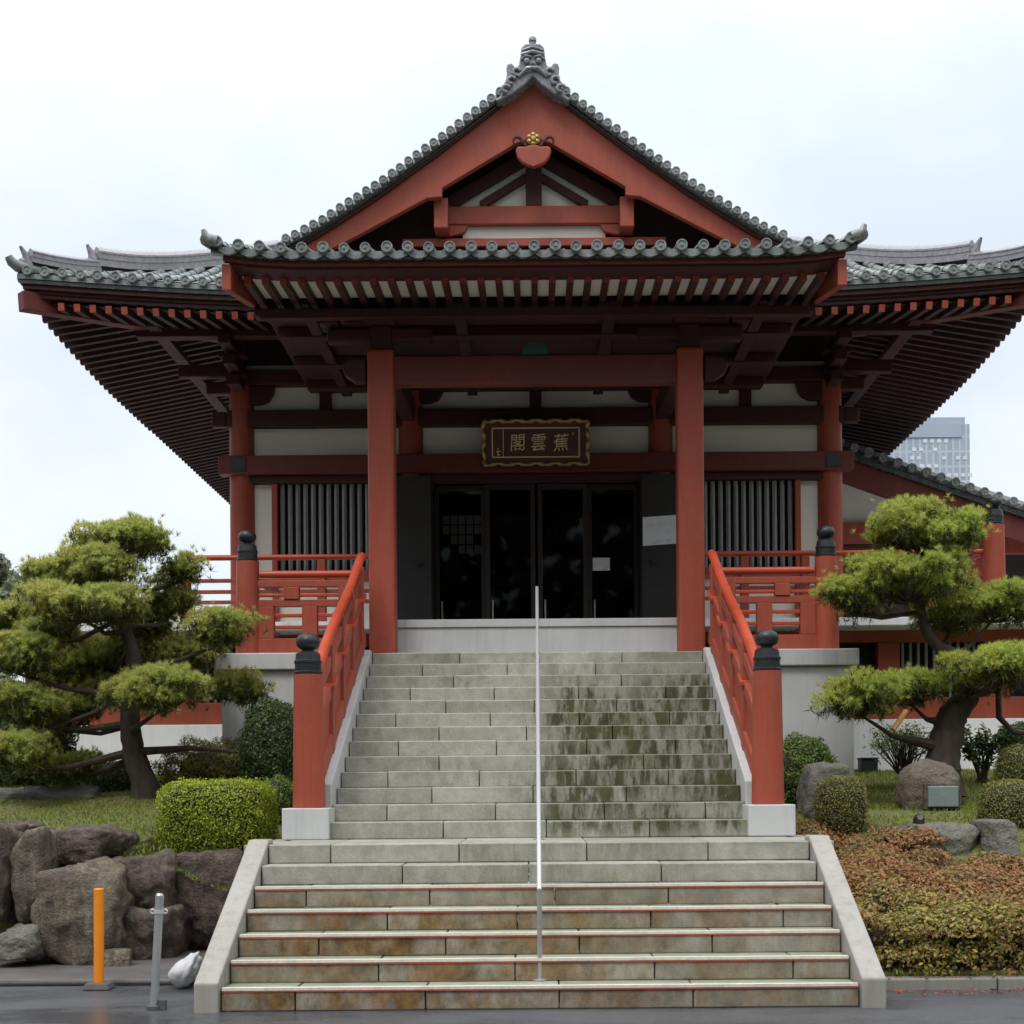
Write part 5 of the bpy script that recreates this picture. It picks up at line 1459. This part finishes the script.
pine('spreading old pine with tiered olive needle pads on the left garden slope',
     [(146, 790, 15.6), (134, 752, 15.6), (129, 710, 15.6), (134, 668, 15.65), (125, 625, 15.7), (118, 575, 15.7), (117, 540, 15.7)],
     [.135, .115, .10, .085, .065, .05, .03],
     [(118, 542, 52, 22, 15.7, 16, 46), (106, 568, 50, 20, 15.5, 15, 46), (88, 606, 70, 22, 15.2, 24, 46), (50, 580, 34, 16, 15.8, 9, 42),
      (172, 596, 28, 26, 16.1, 9, 38), (222, 628, 40, 20, 15.5, 13, 44), (160, 692, 62, 24, 15.0, 22, 46), (248, 688, 36, 14, 15.9, 10, 24),
      (16, 655, 40, 24, 15.3, 14, 44), (112, 655, 60, 24, 16.4, 16, 36), (30, 705, 46, 26, 15.4, 16, 42), (18, 752, 40, 24, 15.2, 14, 42), (70, 715, 44, 22, 16.2, 13, 34), (40, 632, 40, 18, 16.3, 10, 36), (140, 640, 34, 16, 16.3, 9, 30), (60, 765, 44, 16, 15.9, 10, 34), (190, 655, 36, 14, 16.2, 8, 26), (150, 622, 30, 16, 16.2, 9, 30), (64, 672, 46, 18, 16.5, 11, 34), (112, 690, 44, 18, 16.4, 11, 30), (80, 580, 40, 20, 16.0, 10, 36), (180, 570, 22, 16, 16.0, 6, 28), (0, 620, 34, 18, 16.4, 9, 34)],
     'needle', 51, [[(134, 752, 15.6, .05), (190, 748, 15.5, .03), (235, 752, 15.4, .012)], [(131, 690, 15.6, .035), (95, 712, 15.5, .025), (52, 728, 15.3, .012)]])
pine('pine with a bright green domed crown and leaning trunk on the right slope',
     [(940, 775, 16.0), (946, 742, 16.0), (953, 715, 16.0), (968, 693, 16.05), (957, 660, 16.1), (934, 642, 16.1), (921, 612, 16.1), (924, 570, 16.1), (928, 535, 16.1)],
     [.20, .18, .165, .13, .085, .062, .05, .042, .03],
     [(929, 534, 62, 34, 16.1, 26, 50), (910, 582, 76, 30, 15.9, 26, 48), (850, 600, 38, 18, 15.9, 11, 46), (990, 606, 52, 22, 16.2, 16, 46), (862, 698, 62, 24, 15.5, 18, 30),
      (988, 672, 62, 22, 15.6, 20, 48), (912, 692, 40, 18, 15.8, 10, 36), (950, 618, 45, 18, 16.5, 10, 34)],
     'needle2', 52, [[(968, 693, 16.05, .06), (998, 690, 15.9, .045), (999, 717, 15.9, .036), (1013, 732, 15.9, .03), (1040, 735, 15.9, .02)],
                     [(957, 662, 16.1, .04), (990, 650, 16, .03), (1024, 655, 16, .02)]])
a = at(893, 730, 15.4); b = at(906, 711, 15.5)
mb = MB(); mb.tube([a, b], .03, 10)
tag(mb.build('wooden_prop', M['cutwood'], org=a), 'short orange wooden prop under the lower left branch of the right pine', 'prop')

# far trees
def far_tree(px, py, rx, ry, d, seed, label, N=9000):
    rng = np.random.default_rng(seed); rr = random.Random(seed)
    c = at(px, py, d); sx, sz = rx * d / F, ry * d / F
    e = empty('broadleaf_tree', (c.x, c.y, 0), label, 'tree', 'trees beyond the garden')
    mb = MB(); mb.tube([(c.x, c.y, 0), (c.x + .2, c.y, c.z * .6), (c.x, c.y, c.z + sz * .4)], [.3, .22, .06], 10)
    P = []; Nn = []
    for q in range(26):
        n_ = unit(rng.normal(0, 1, (1, 3)))[0]; lc = np.array(c) + n_ * np.array([sx, sx * .8, sz]) * rr.uniform(.35, .85); lr = rr.uniform(.18, .34) * min(sx, sz)
        mb.tube([(c.x, c.y, c.z - sz * .3), tuple(lc)], [.07, .02], 5)
        nn = unit(rng.normal(0, 1, (N // 26, 3))); P.append(lc + nn * lr * rng.uniform(.5, 1.1, (len(nn), 1))); Nn.append(nn)
    P = np.concatenate(P); Nn = np.concatenate(Nn)
    mb.build('trunk', M['bark'], e)
    v, f = leaf_quads(P, Nn, .17, .6, rng); np_mesh('crown', v, f, M['fartree'], e, (c.x, c.y, 0))
far_tree(26, 600, 100, 64, 30, 61, 'dark green broadleaf tree at the left edge behind the pine')
far_tree(-30, 690, 60, 90, 27, 62, 'lower broadleaf tree further left and nearer than its neighbour', 7000)

# unseen trees around the camera, added to shade the porch (mirrored in door glass)
rng = np.random.default_rng(77)
N = 34000
q = rng.uniform(-95, 95, N); t = rng.uniform(0, 1, N)
ins = np.clip(np.abs(q) - 38, 0, None)
x = np.clip(q, -38, 38); y = -28 + ins
top = 19 + 2.2 * np.sin(q * .31) + 1.6 * np.sin(q * .83 + 1) + .8 * np.sin(q * 2.1) - ins * .12
x = x + rng.normal(0, 1.0, N); y = y + 1.6 * np.sin(q * .55) + rng.normal(0, 1.0, N); z = top * t ** .8 + rng.normal(0, .25, N)
v, f = leaf_quads(np.stack([x, y, z], 1), np.stack([-x * .03, 1.0 - ins * .02, np.full(N, .4)], 1), 1.1, .6, rng)
tl = np_mesh('shading_treeline', v, f, M['darkleaf'], None, (0, -28, 0))
tag(tl, 'unseen belt of trees around the photographer, added to shade the porch', 'trees', kind='stuff')
